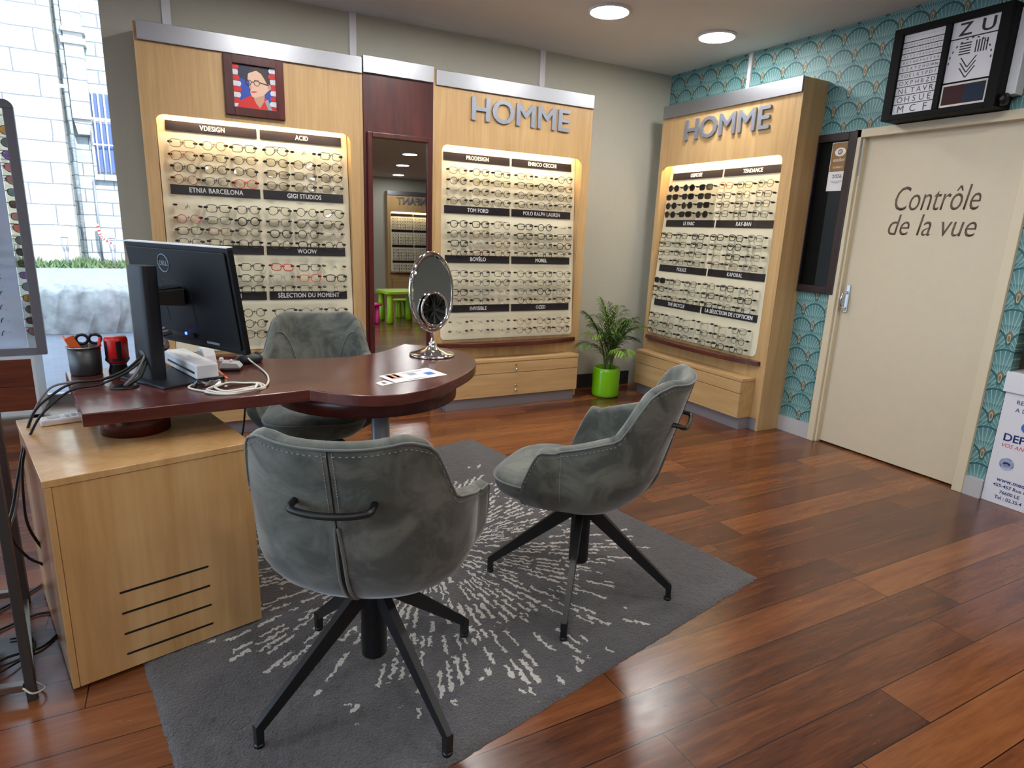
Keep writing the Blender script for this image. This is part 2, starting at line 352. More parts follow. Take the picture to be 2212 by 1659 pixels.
MT['rubble'] = flat('rubble_stone', (150, 146, 144), 0.95, noise=0.55, nscale=7, bump=1.0)
MT['asphalt'] = flat('pale_asphalt', (126, 126, 132), 0.9, noise=0.12, nscale=6)
MT['pave'] = flat('grey_paving', (120, 120, 130), 0.85, noise=0.1, nscale=8)
MT['grass'] = flat('grass_blades', (76, 96, 62), 0.8, noise=0.3, nscale=3)
MT['bollard'] = flat('grey_bollard_paint', (120, 120, 128), 0.4)
MT['bars'] = flat('pale_iron_bars', (200, 196, 200), 0.5)
MT['darkpane'] = flat('dark_window_pane', (88, 104, 150), 0.25)

# ------------------------------------------------------------------ mesh helpers
class MB:
    def __init__(s): s.v = []; s.f = []; s.m = []; s.s = []; s.mats = []
    def mi(s, mat):
        if mat not in s.mats: s.mats.append(mat)
        return s.mats.index(mat)
    def add(s, vs, fs, mat, smooth=False):
        o = len(s.v); s.v += [tuple(v) for v in vs]; i = s.mi(mat)
        for f in fs: s.f.append([o+k for k in f]); s.m.append(i); s.s.append(smooth)
        return s
    def box(s, x0, x1, y0, y1, z0, z1, mat):
        v = [(x, y, z) for z in (z0, z1) for y in (y0, y1) for x in (x0, x1)]
        return s.add(v, [(0, 2, 3, 1), (4, 5, 7, 6), (0, 1, 5, 4), (2, 6, 7, 3), (0, 4, 6, 2), (1, 3, 7, 5)], mat)
    def obox(s, c, e, rz, mat, rx=0, ry=0):
        m = Euler((rx, ry, rz)).to_matrix(); c = Vector(c)
        v = [c+m@Vector((x*e[0]/2, y*e[1]/2, z*e[2]/2)) for z in (-1, 1) for y in (-1, 1) for x in (-1, 1)]
        return s.add(v, [(0, 2, 3, 1), (4, 5, 7, 6), (0, 1, 5, 4), (2, 6, 7, 3), (0, 4, 6, 2), (1, 3, 7, 5)], mat)
    def bar(s, p0, p1, w0, h0, w1, h1, mat, up=(0, 0, 1)):
        p0, p1 = Vector(p0), Vector(p1); d = (p1-p0).normalized(); sd_ = d.cross(Vector(up)).normalized(); u = sd_.cross(d)
        v = []
        for p, w_, h_ in ((p0, w0, h0), (p1, w1, h1)):
            for a, c in ((-1, -1), (1, -1), (1, 1), (-1, 1)): v.append(p+sd_*a*w_/2+u*c*h_/2)
        return s.add(v, [(3, 2, 1, 0), (4, 5, 6, 7), (0, 1, 5, 4), (1, 2, 6, 5), (2, 3, 7, 6), (3, 0, 4, 7)], mat)
    def tube(s, pts, r, mat, n=8, closed=False, caps=True, smooth=True):
        pts = [Vector(p) for p in pts]; k = len(pts)
        rr = r if isinstance(r, (list, tuple)) else [r]*k
        T = []
        for i in range(k):
            a = pts[(i-1) % k] if (closed or i > 0) else pts[i]; b = pts[(i+1) % k] if (closed or i < k-1) else pts[i]
            t = b-a; T.append(t.normalized() if t.length > 1e-9 else Vector((0, 0, 1)))
        ref = Vector((0, 0, 1)) if abs(T[0].z) < 0.9 else Vector((1, 0, 0))
        N = (ref-T[0]*ref.dot(T[0])).normalized(); vs = []
        for i in range(k):
            N = (N-T[i]*N.dot(T[i])); N = N.normalized() if N.length > 1e-9 else T[i].orthogonal().normalized()
            B = T[i].cross(N)
            for j in range(n):
                a = 2*math.pi*j/n; vs.append(pts[i]+(N*math.cos(a)+B*math.sin(a))*rr[i])
        fs = []
        for i in range(k if closed else k-1):
            i2 = (i+1) % k
            for j in range(n): fs.append((i*n+j, i*n+(j+1) % n, i2*n+(j+1) % n, i2*n+j))
        if caps and not closed: fs += [tuple(range(n-1, -1, -1)), tuple((k-1)*n+j for j in range(n))]
        return s.add(vs, fs, mat, smooth)
    def cyl(s, p0, p1, r, mat, n=24, r1=None): return s.tube([p0, p1], [r, r if r1 is None else r1], mat, n)
    def lathe(s, prof, c, mat, n=40, smooth=True, ax='z'):
        vs = []; k = len(prof)
        for r_, z_ in prof:
            for j in range(n):
                a = 2*math.pi*j/n; x, y = r_*math.cos(a), r_*math.sin(a)
                p = (x, y, z_) if ax == 'z' else (x, z_, y)
                vs.append((c[0]+p[0], c[1]+p[1], c[2]+p[2]))
        fs = [(i*n+j, i*n+(j+1) % n, (i+1)*n+(j+1) % n, (i+1)*n+j) for i in range(k-1) for j in range(n)]
        if prof[0][0] > 1e-6: fs.append(tuple(range(n-1, -1, -1)))
        if prof[-1][0] > 1e-6: fs.append(tuple((k-1)*n+j for j in range(n)))
        return s.add(vs, fs, mat, smooth)
    def prism(s, poly, a, b, mat, ax='z'):
        """extrude a 2D polygon from a to b along ax (z: xy poly, y: xz poly, x: yz poly)"""
        def P(p, h): return {'z': (p[0], p[1], h), 'y': (p[0], h, p[1]), 'x': (h, p[0], p[1])}[ax]
        n = len(poly); v = [P(p, a) for p in poly]+[P(p, b) for p in poly]
        f = [tuple(range(n-1, -1, -1)), tuple(range(n, 2*n))]+[(i, (i+1) % n, n+(i+1) % n, n+i) for i in range(n)]
        return s.add(v, f, mat)
    def ell(s, c, r, mat, n=16, m=10, rz=0):
        vs = [(0, 0, -1)]; cz, sz = math.cos(rz), math.sin(rz)
        for i in range(1, m):
            a = math.pi*i/m-math.pi/2
            for j in range(n): b_ = 2*math.pi*j/n; vs.append((math.cos(a)*math.cos(b_), math.cos(a)*math.sin(b_), math.sin(a)))
        vs.append((0, 0, 1)); out = []
        for x, y, z in vs:
            x *= r[0]; y *= r[1]; out.append((c[0]+x*cz-y*sz, c[1]+x*sz+y*cz, c[2]+z*r[2]))
        fs = [(0, 1+(j+1) % n, 1+j) for j in range(n)]
        for i in range(m-2):
            for j in range(n): fs.append((1+i*n+j, 1+i*n+(j+1) % n, 1+(i+1)*n+(j+1) % n, 1+(i+1)*n+j))
        e = len(vs)-1; fs += [(e, 1+(m-2)*n+j, 1+(m-2)*n+(j+1) % n) for j in range(n)]
        return s.add(out, fs, mat, True)
    def grid(s, rows, mat, closed_u=False, smooth=True, flip=False):
        k = len(rows[0]); vs = [p for r_ in rows for p in r_]; fs = []
        for i in range(len(rows)-1):
            for j in range(k if closed_u else k-1):
                q = (i*k+j, i*k+(j+1) % k, (i+1)*k+(j+1) % k, (i+1)*k+j); fs.append(q[::-1] if flip else q)
        return s.add(vs, fs, mat, smooth)
    def mesh(s, name):
        me = bpy.data.meshes.new(name); me.from_pydata(s.v, [], s.f)
        for mt in s.mats: me.materials.append(mt)
        me.polygons.foreach_set('material_index', s.m); me.polygons.foreach_set('use_smooth', s.s)
        bm = bmesh.new(); bm.from_mesh(me); bmesh.ops.recalc_face_normals(bm, faces=bm.faces); bm.to_mesh(me); bm.free()
        me.update(); return me
    def build(s, name, parent=None, bevel=0, seg=2, sub=0, loc=None, rz=None):
        o = bpy.data.objects.new(name, s.mesh(name)); COL.objects.link(o)
        if parent: o.parent = parent
        if loc: o.location = loc
        if rz is not None: o.rotation_euler = (0, 0, rz)
        if bevel:
            b = o.modifiers.new('bevel', 'BEVEL'); b.width = bevel; b.segments = seg; b.limit_method = 'ANGLE'; b.angle_limit = R(40); b.harden_normals = False
        if sub: q = o.modifiers.new('sub', 'SUBSURF'); q.levels = sub; q.render_levels = sub
        return o
def tag(o, label, cat, group=None, kind=None):
    o['label'] = label; o['category'] = cat
    if group: o['group'] = group
    if kind: o['kind'] = kind
    return o
def thing(name, label, cat, loc=(0, 0, 0), rz=0, group=None):
    o = bpy.data.objects.new(name, None); COL.objects.link(o); o.location = loc; o.rotation_euler = (0, 0, rz)
    o.empty_display_size = 0.1
    return tag(o, label, cat, group)
def struct(name, mb, **kw):
    o = mb.build(name, **kw); o['kind'] = 'structure'; return o
def rrect(x0, x1, z0, z1, r, n=6, corners=(1, 1, 1, 1)):
    """rounded rectangle, counter-clockwise from bottom-left; corners = bl, br, tr, tl"""
    out = []
    for (cx, cz, a0, on) in ((x0+r, z0+r, 180, corners[0]), (x1-r, z0+r, 270, corners[1]), (x1-r, z1-r, 0, corners[2]), (x0+r, z1-r, 90, corners[3])):
        if on:
            for i in range(n+1): a = R(a0+90*i/n); out.append((cx+r*math.cos(a), cz+r*math.sin(a)))
        else: out.append((cx-r if a0 in (180, 90) else cx+r, cz-r if a0 in (180, 270) else cz+r))
    return out
def text_mesh(txt, mat, w=None, h=None, depth=0.002, bold=0.0, shear=0.0, space=1.0, fat=0.0):
    """flat lettering in x/z facing -y, bottom-left at the origin, scaled to w x h; cap box"""
    cu = bpy.data.curves.new('lettering', 'FONT'); cu.body = txt; cu.offset = bold; cu.shear = shear; cu.space_character = space; cu.resolution_u = 3
    ob = bpy.data.objects.new('lettering', cu); COL.objects.link(ob)
    bpy.context.view_layer.update()
    me = bpy.data.meshes.new_from_object(ob.evaluated_get(bpy.context.evaluated_depsgraph_get()))
    COL.objects.unlink(ob); bpy.data.objects.remove(ob); bpy.data.curves.remove(cu)
    bm = bmesh.new(); bm.from_mesh(me)
    xs = [v.co.x for v in bm.verts]; ys = [v.co.y for v in bm.verts]
    x0, x1, y0, y1 = min(xs), max(xs), min(ys), max(ys)
    sx = (w/(x1-x0)) if w else (h/(y1-y0)); sy = (h/(y1-y0)) if h else sx
    if not w: sx = sy
    for v in bm.verts: v.co = Vector(((v.co.x-x0)*sx, 0, (v.co.y-y0)*sy))
    if fat:      # heavier strokes: shifted copies of the same faces
        f0 = list(bm.faces)+list(bm.edges)+list(bm.verts); hh = (y1-y0)*sy
        for ki, (ax, az) in enumerate(((1, 0), (-1, 0), (0, 1), (0, -1))):
            d_ = bmesh.ops.duplicate(bm, geom=f0)['geom']
            for e in d_:
                if isinstance(e, bmesh.types.BMVert): e.co.x += ax*fat*hh; e.co.z += az*fat*hh*0.6; e.co.y -= 0.00025*(ki+1)
    ret = bmesh.ops.extrude_face_region(bm, geom=list(bm.faces))
    for e in ret['geom']:
        if isinstance(e, bmesh.types.BMVert): e.co.y -= depth
    bmesh.ops.recalc_face_normals(bm, faces=bm.faces)
    bm.to_mesh(me); bm.free(); me.materials.clear(); me.materials.append(mat)
    for p in me.polygons: p.material_index = 0
    me.name = 'lettering'
    return me, (x1-x0)*sx
def put(name, me, parent, loc=(0, 0, 0), rot=(0, 0, 0)):
    o = bpy.data.objects.new(name, me); COL.objects.link(o); o.parent = parent; o.location = loc; o.rotation_euler = rot; return o
def smooth_path(pts, n=8):
    """Catmull-Rom through the points"""
    P = [Vector(p) for p in pts]; P = [P[0]*2-P[1]]+P+[P[-1]*2-P[-2]]; out = []
    for i in range(1, len(P)-2):
        for k in range(n):
            t = k/n; a, b, c, d = P[i-1], P[i], P[i+1], P[i+2]
            out.append(0.5*((2*b)+(c-a)*t+(2*a-5*b+4*c-d)*t*t+(3*b-a-3*c+d)*t**3))
    out.append(P[-2]); return out

# ------------------------------------------------------------------ room shell
H = 2.612
XL, YF, XR = -6.6, -10.5, 4.2           # far left wall, wall behind the camera, right wall of the wider back part
YW = 0.85                               # shop window plane
struct('floor', MB().box(XL-0.1, XR+0.1, YF-0.1, YW+0.1, -0.12, 0, MT['floor']))
struct('ceiling', MB().box(XL-0.1, XR+0.1, YF-0.1, 0, H, H+0.2, MT['ceil']).box(-4.024, XR+0.1, 0, YW+0.1, H, H+0.2, MT['ceil']).box(XL-0.1, -4.024, 0.0, YW+0.1, 3.1, 3.2, MT['ceil']).box(XL-0.1, -4.024, -0.02, 0.0, H+0.2, 3.1, MT['ceil']))
struct('wall_back', MB().box(-4.024, 0.1, 0, 0.95, 0, H, MT['wall']).box(-4.024, -3.9, 0, 0.95, H+0.2, 3.1, MT['wall']))
struct('wall_right', MB().box(0, 0.08, -1.80, 0, 0, H, MT['paperwall']).box(0, 0.08, -2.73, -1.80, 1.985, H, MT['paperwall']).box(0, 0.08, -2.822, -2.73, 0, H, MT['paperwall']))
struct('wall_far_right', MB().box(XR, XR+0.1, YF, 0, 0, H, MT['wall']).box(0.1, XR, -0.1, 0.0, 0, H, MT['wall']))
struct('wall_left', MB().box(XL-0.1, XL, YF, YW, 2.5, H, MT['wall']).box(XL-0.1, XL, YF, YW, 0, 0.08, MT['wall']).box(XL-0.1, XL, YF, -5.5, 0.08, 2.5, MT['wall']).box(XL-0.1, XL, 0, YW, H, 3.1, MT['wall']))
lw = struct('window_added', MB().box(XL-0.06, XL-0.02, -5.5, -5.45, 0.08, 2.5, MT['alu']).box(XL-0.06, XL-0.02, YW-0.05, YW, 0.08, 2.5, MT['alu']).box(XL-0.06, XL-0.02, -2.4, -2.35, 0.08, 2.5, MT['alu']))  # unseen side window, added to let in fill daylight from the left
MB().box(XL-0.045, XL-0.037, -5.45, -2.4, 0.08, 2.5, MT['wglass']).box(XL-0.045, XL-0.037, -2.35, YW-0.05, 0.08, 2.5, MT['wglass']).build('window_pane', lw)
struct('wall_behind', MB().box(XL, XR, YF-0.1, YF, 0, H, MT['wall']))
struct('wall_window', MB().box(XL, -4.024, YW, YW+0.1, 3.04, 3.1, MT['wall']))
struct('roof_upper_storeys', MB().box(XL-0.1, XR+4, YF-0.1, -0.03, H+0.201, 3.2, MT['stoneB']).box(XL-0.1, XR+4, YF-0.1, YW+0.3, 3.2, 7.2, MT['stoneB']))
# shop window: frame + pane
wf = struct('window_1', MB().box(XL, -4.024, YW, YW+0.06, 0, 0.06, MT['alu']).box(XL, -4.024, YW, YW+0.06, 2.98, 3.04, MT['alu'])
            .box(-4.06, -4.024, YW, YW+0.06, 0.06, 2.98, MT['trimwhite']).box(XL, XL+0.05, YW, YW+0.06, 0.06, 2.98, MT['alu']).box(-5.55, -5.51, YW, YW+0.06, 0.06, 2.98, MT['alu']))
g = MB().box(-5.51, -4.06, YW+0.025, YW+0.033, 0.06, 2.98, MT['wglass']).box(XL+0.05, -5.55, YW+0.025, YW+0.033, 0.06, 2.98, MT['wglass']).build('window_pane', wf)
struct('baseboard_back', MB().box(-0.9, -0.2, -0.015, 0, 0, 0.12, MT['darkskirt']))
struct('baseboard_right', MB().box(-0.015, 0, -1.753, -1.503, 0, 0.105, MT['skirt']).box(-0.015, 0, -2.822, -2.735, 0, 0.105, MT['skirt']))
for i, x in enumerate((-3.70, -2.65, -1.245)):
    struct('trim_%d' % (i+1), MB().box(x-0.022, x+0.022, -0.012, 0, 0.1, H, MT['trimwhite']))
struct('trim_4', MB().box(-0.012, 0, -0.855, -0.825, 0.1, H, MT['trimwhite']))
# consulting-room door
dr = struct('door_1', MB().box(0.03, 0.065, -2.683, -1.815, 0.012, 1.94, MT['door']))
MB().box(-0.022, 0.08, -1.80, -1.753, 0, 1.989, MT['doorframe']).box(-0.022, 0.08, -2.735, -2.683, 0, 1.989, MT['doorframe']).box(-0.022, 0.08, -2.735, -1.753, 1.94, 1.989, MT['doorframe']).box(-0.004, 0.08, -1.815, -1.80, 0, 1.94, MT['doorframe']).build('door_frame', dr, bevel=0.003)
dh = MB().box(0.018, 0.03, -1.862, -1.84, 0.885, 1.058, MT['chrome']).tube(smooth_path([(0.025, -1.851, 0.90), (-0.012, -1.846, 0.915), (-0.022, -1.842, 0.96), (-0.014, -1.846, 1.0), (0.025, -1.851, 1.01)], 6), 0.009, MT['chrome'], 10).build('door_handle', dr, bevel=0.002)
MB().box(-0.006, 0.03, -1.812, -1.80, 1.72, 1.93, MT['alu']).build('door_closer_strip', dr)
for txt, ya, yb, z0, hh in (('Contrôle', -2.047, -2.503, 1.512, 0.135), ('de la vue', -2.035, -2.51, 1.372, 0.118)):
    me, _ = text_mesh(txt, MT['doortext'], w=yb and (ya-yb), h=hh, depth=0.0015, bold=-0.006, shear=0.2)
    put('door_lettering', me, dr, (0.03, ya, z0), (0, 0, R(-90)))
MB().box(0.08, 0.085, -2.75, -1.75, 0, 2.0, MT['wall']).build('door_backing', dr)

# ------------------------------------------------------------------ ceiling lights
def ceiling_light(x, y, label):
    t = thing('ceiling_light', label, 'ceiling light', (x, y, H), 0, 'round ceiling lights')
    MB().lathe([(0.128, 0), (0.128, -0.012), (0.114, -0.014)], (0, 0, 0), MT['white'], 48).build('light_ring', t)
    MB().lathe([(0.0001, -0.016), (0.08, -0.016), (0.114, -0.0145)], (0, 0, 0), MT['lamp'], 48).build('diffuser', t)
    return t
ceiling_light(-1.347, -0.963, 'round white ceiling light above the middle glasses display, lit')
ceiling_light(-0.486, -0.978, 'round white ceiling light near the wallpapered wall, lit')
for i, (x, y) in enumerate(((-2.25, -0.98), (-3.15, -0.98), (-3.2, -3.3), (-1.35, -3.3), (-4.75, -2.3), (-2.2, -2.45), (-3.3, -5.0), (-1.3, -5.0), (-5.1, -4.6), (-0.25, -6.4), (0.13, -7.95), (0.6, -9.7), (-2.1, -6.6), (-4.2, -6.6), (-3.5, -8.6))):
    ceiling_light(x, y, ['round ceiling light just outside the frame above the tall mirror', 'round ceiling light just outside the frame above the framed portrait', 'round ceiling light above the rug and chairs', 'round ceiling light over the open floor before the door',
        'added round fill light over the window end of the desk', 'added round fill light over the side-on chair', 'added round fill light just behind the photographer', 'added round fill light behind the photographer toward the door side', 'added round fill light behind the photographer beside the shop front',  # these are unseen lamps added to brighten the foreground
        'nearest round ceiling light seen in the tall mirror', 'second round ceiling light seen in the tall mirror', 'farthest round ceiling light seen in the tall mirror',
        'round ceiling light behind the photographer, over the play table', 'round ceiling light behind the photographer, window side', 'round ceiling light at the rear of the shop, window side'][i])

# ------------------------------------------------------------------ spectacles
def lens_outline(kind, n=22):
    out = []
    for i in range(n):
        a = 2*math.pi*i/n; c, s_ = math.cos(a), math.sin(a)
        if kind == 'r': x, z = 0.0232*c, 0.0228*s_
        elif kind == 'p':
            x = 0.0250*math.copysign(abs(c)**0.85, c); z = 0.0215*math.copysign(abs(s_)**0.85, s_); x *= 1+0.10*(z/0.0215)
        elif kind in 's':
            x = 0.0268*math.copysign(abs(c)**0.56, c); z = 0.0195*math.copysign(abs(s_)**0.62, s_); x *= 1+0.06*(z/0.0195)
        elif kind == 'h':
            q = max(abs(c), abs(c*0.5+s_*0.866), abs(c*0.5-s_*0.866)); x, z = 0.0262*c/q*0.97, 0.0222*s_/q
        elif kind == 'a':
            x = 0.0272*math.copysign(abs(c)**0.75, c); z = 0.0228*math.copysign(abs(s_)**0.75, s_)
            if z < 0: x = x*(1+0.28*z/0.0228)+0.0045*(-z/0.0228)
        else:
            x = 0.0262*math.copysign(abs(c)**0.7, c); z = 0.0205*math.copysign(abs(s_)**0.72, s_)
        out.append((x, z))
    return out
GC = {'k': ('black', (20, 18, 20)), 'g': ('grey', (84, 84, 88)), 'd': ('brown', (92, 52, 28)), 'r': ('red', (206, 36, 34)), 'o': ('copper', (170, 92, 60)),
      'c': ('clear', (176, 168, 164)), 's': ('silver', (150, 150, 154)), 'y': ('gold', (150, 124, 74)), 'u': ('blue', (66, 68, 120)), 'p': ('pink', (196, 120, 116))}
GS = {'r': 'round', 'p': 'rounded', 's': 'square', 'h': 'hexagonal', 'a': 'aviator', 'b': 'half-rim', 'i': 'rimless'}
MT['sunlens'] = flat('dark_sun_lens', (12, 12, 14), 0.12)
gmat = {k: flat(v[0]+'_spectacle_frame', v[1], 0.3, 0.5 if k in 'sy' else 0.0) for k, v in GC.items()}
_protos = {}
def spec_meshes(shape, colour, thick, lens):
    key = (shape, colour, thick, lens)
    if key in _protos: return _protos[key]
    r = 0.0026 if thick else 0.0017; mt = gmat[colour]; lm_ = {'': MT['lens'], 'x': MT['sunlens']}.get(lens) or lens
    fr = MB(); outl = lens_outline('s' if shape == 'i' else shape); L = []
    for sg in (-1, 1):
        pts = [(sg*0.0335-sg*x if False else sg*(0.0335+x), 0.004*abs((0.0335+x)/0.06)**2, z) for x, z in outl]
        if shape == 'b':
            n = len(pts); top = [p for p, (x, z) in zip(pts, outl) if z > -0.003]; top.sort(key=lambda p: p[0]); fr.tube(top, r*1.25, mt, 6)
            fr.tube(pts, 0.0007, mt, 4, closed=True)
        elif shape != 'i': fr.tube(pts, r, mt, 6, closed=True)
        L.append(MB().add([(p[0], p[1]+0.0004, p[2]) for p in pts], [tuple(range(len(pts)))], lm_).mesh('lens'))
        fr.tube([(sg*0.0585, 0.003, 0.010), (sg*0.066, 0.004, 0.011), (sg*0.0675, 0.012, 0.011)], r*1.05, mt, 6)
        if shape != 'i' or True: fr.tube([(sg*0.0085, 0.001, -0.002), (sg*0.0065, 0.008, -0.007)], 0.0011, MT['tag'], 5)   # nose pad
    bz = 0.006 if shape != 'i' else 0.004
    fr.tube(smooth_path([(-0.0125, 0.0005, bz-0.002), (-0.005, -0.001, bz+0.0015), (0.005, -0.001, bz+0.0015), (0.0125, 0.0005, bz-0.002)], 3), r, mt, 6)
    if shape == 'a': fr.tube([(-0.047, 0.001, 0.0222), (-0.015, -0.0005, 0.0232), (0.015, -0.0005, 0.0232), (0.047, 0.001, 0.0222)], r*0.9, mt, 6)
    T = []; G = []
    for sg in (-1, 1):
        T.append(MB().tube([(sg*0.0675, 0.012, 0.011), (sg*0.067, 0.035, 0.0105), (sg*0.0655, 0.056, 0.007)], [r*1.0, r*0.9, r*0.8], mt, 6).mesh('temple'))
        G.append(MB().ell((sg*0.0615, 0.030, 0.0085), (0.0125, 0.0165, 0.0068), MT['tag'], 12, 8).mesh('security_tag'))
    _protos[key] = (fr.mesh('frame_front'), L, T, G); return _protos[key]
def spectacles(parent_m, pos, rot, code, label, group, name='eyeglasses', cat='eyeglasses', tags=True):
    shape, c = code[0], code[1]; lens = code[2:] if len(code) > 2 else ''
    fr, L, T, G = spec_meshes(shape, c.lower(), c.isupper(), lens)
    t = bpy.data.objects.new(name, None); COL.objects.link(t); t.empty_display_size = 0.03
    t.matrix_world = parent_m @ Matrix.Translation(pos) @ Euler(rot).to_matrix().to_4x4() @ Matrix.Diagonal((1.06, 1.0, 1.06, 1))
    tag(t, label, cat, group)
    put('frame_front', fr, t)
    for m_ in L: put('lens', m_, t)
    for m_ in T: put('temple', m_, t)
    if tags:
        for m_ in G: put('security_tag', m_, t)
    return t

# ------------------------------------------------------------------ wall displays
ZO0, ZO1, ZT, ZSTR = 0.515, 1.86, 2.309, 2.22
SIGN_Z = [1.797, 1.440, 1.096, 0.741]
def board_y(z, D): return -(D+0.005)+0.10*(z-ZO0)/(ZO1-ZO0)
def display(label, W, D, loc, rz, ol, orr, signs, rows, letters=None, stage='', lx=0.28, sign_z=SIGN_Z, colx=None, locks=True, glasses_group='', skip=(), tiny=False):
    t = thing('glasses_display', label, 'display unit', loc, rz, 'tall glasses displays')
    x0, x1 = ol, W-orr
    b = MB(); be = MT['beech']
    F0, F1 = -D, -D+0.02
    b.box(0.02, x0, F0, F1, 0.085, ZT, be).box(x1, W-0.02, F0, F1, 0.085, ZT, be).box(x0, x1, F0, F1, ZO1, ZT, be).box(x0, x1, F0, F1, 0.085, ZO0, be)
    rr = 0.045
    for cx, cz, sx, sz in ((x0, ZO1, 1, -1), (x1, ZO1, -1, -1), (x0, ZO0, 1, 1), (x1, ZO0, -1, 1)):
        poly = [(cx, cz)]+[(cx+sx*(rr-rr*math.sin(R(a))), cz+sz*(rr-rr*math.cos(R(a)))) for a in range(0, 91, 10)]
        b.prism(poly, F0, F1, be, 'y')
    b.build('front_panel', t)
    for nm, xa, xb in (('side_panel', 0, 0.02), ('side_panel', W-0.02, W)):
        MB().box(xa, xb, -D, 0, 0, ZT, be).build(nm, t, bevel=0.0015)
    # recess lining with its closed top
    MB().box(x0-0.012, x0, F1, -0.02, ZO0, 1.93, be).box(x1, x1+0.012, F1, -0.02, ZO0, 1.93, be).box(x0, x1, F1, -0.02, 1.915, 1.93, MT['cream']).build('recess_lining', t)
    # tilted board, rounded lower corners
    bd = MB(); pl = rrect(x0+0.003, x1-0.003, 0, 1.40, 0.035, 6, (1, 1, 0, 0)); sl = math.atan2(0.10, ZO1-ZO0)
    bd.prism(pl, 0, 0.012, MT['cream'], 'y'); bo = bd.build('glasses_board', t, bevel=0.002); bo.location = (0, -(D+0.005), ZO0); bo.rotation_euler = (-sl, 0, 0)
    # silver header strip
    MB().box(0.016, W-0.004, -D-0.016, -D-0.0002, ZSTR, ZT+0.004, MT['alu']).build('header_strip', t, bevel=0.0015)
    # shelf with a bowed front
    sh = [(0.045, -D-0.0002)]+[(0.045+(W-0.09)*i/24, -D-0.02-0.075*(1-abs(2*i/24-1)**2.6)) for i in range(25)]+[(W-0.045, -D-0.0002)]
    MB().prism(sh, 0.462, 0.494, MT['mahog_h'], 'z').build('shelf', t, bevel=0.003)
    # drawer cabinet
    a0, a1, P = 0.075, W-0.075, 0.115
    MB().box(a0, a1, -D-P, -D-0.0002, 0.086, 0.352, MT['beech_h']).box(a0-0.006, a1+0.006, -D-P-0.012, -D-0.0002, 0.352, 0.374, MT['beech_h']).build('drawer_cabinet', t, bevel=0.0015)
    for zz0, zz1, zl in ((0.268, 0.346, 0.325), (0.090, 0.264, 0.165)):
        d_ = MB().box(a0+0.002, a1-0.002, -D-P-0.014, -D-P-0.0003, zz0, zz1, MT['beech_h']).build('drawer', t, bevel=0.0012)
        if locks:
            xm = W/2
            MB().lathe([(0.0001, -0.004), (0.008, -0.004), (0.009, 0.0)], (xm, -D-P-0.0145, zl), MT['chrome'], 16, ax='y').build('drawer_lock', d_)
            MB().ell((xm, -D-P-0.024, zl-0.034), (0.011, 0.011, 0.011), MT['chrome'], 14, 10).build('drawer_knob', d_)
    MB().box(0.0205, W-0.0205, -D+0.004, -D+0.016, 0, 0.0845, MT['plinth']).box(a0+0.01, a1-0.01, -D-P+0.02, -D+0.003, 0.0, 0.085, MT['plinth']).build('plinth', t)
    # warm strip light behind the valance
    MB().box(x0+0.06, x1-0.06, -D+0.024, -D+0.04, 1.895, 1.911, MT['strip']).build('strip_light', t)
    if letters:
        me, wl = text_mesh(letters[0], MT['alu_letter'], w=letters[2], h=letters[4], depth=0.014, fat=0.035)
        put('lettering', me, t, (letters[1], -D-0.0006, letters[3]))
    # dark sign strips
    sw = (x1-x0-0.105)/2; sx = (x0+0.046, x0+0.046+sw+0.018)
    for i, pr in enumerate(signs):
        for j, txt in enumerate(pr):
            z = sign_z[i]; yb = board_y(z, D)
            so = MB().box(0, sw, -0.006, -0.0004, -0.0265, 0.0265, MT['sign']).build('sign_strip', t)
            so.location = (sx[j], yb, z); so.rotation_euler = (-sl, 0, 0)
            if txt:
                hgt = 0.027*(1.0 if 'É' not in txt else 1.30); me, wl = text_mesh(txt, MT['white_text'], h=hgt, depth=0.001, space=1.08, fat=0.042)
                tw = min(wl*0.80, sw*0.93)
                for v in me.vertices: v.co.x *= tw/wl
                put('sign_lettering', me, so, ((sw-tw)/2+(0.085 if txt == 'N' else 0), -0.0061, -0.0132))
    Mw = Matrix.Translation(loc) @ Matrix.Rotation(rz, 4, 'Z')
    rod = MB().tube([(0, 0.061, -0.004), (0, -0.004, -0.004)], 0.0028, MT['acrylic'], 8).tube([(0, 0.004, -0.003), (0, -0.005, 0.010)], 0.0014, MT['tag'], 6).mesh('hanging_rod')
    tier = ['top', 'second', 'third', 'bottom']; side = ['left', 'right']; ords = ['first', 'second', 'third', 'fourth']; pos = ['leftmost', 'middle', 'rightmost']
    for i, blk in enumerate(rows):
        n = len(blk)
        for r_, line in enumerate(blk):
            codes = line.split(); z = sign_z[i]-0.092-r_*0.0665
            if i == 0: z -= 0.0
            for c_, code in enumerate(codes):
                if code == '.': continue
                j, k = c_//3, c_ % 3
                jx, jz = random.uniform(-0.003, 0.003), random.uniform(-0.002, 0.002)
                x = (colx[c_] if colx else sx[j]+sw*(k+0.5)/3)+jx
                y = board_y(z, D)-0.062
                if code != 'n':
                    put('hanging_rod', rod, t, (x, y, z+jz))
                nm = '%s%s %s %s' % ('thick ' if code[1].isupper() else 'thin ', GC[code[1].lower()][0], GS[code[0]], 'sunglasses' if code.endswith('x') else 'eyeglasses')
                lab = '%s, %s %s block of %s, %s row, %s' % (nm, tier[i], side[j], stage, ords[r_], pos[k])
                isx = code.endswith('x')
                spectacles(Mw, (x, y-0.001, z+jz-0.006), (-sl*0.6, random.uniform(-0.04, 0.04), random.uniform(-0.05, 0.05)), code, lab,
                           glasses_group, 'sunglasses' if isx else 'eyeglasses', 'sunglasses' if isx else 'eyeglasses')
    return t
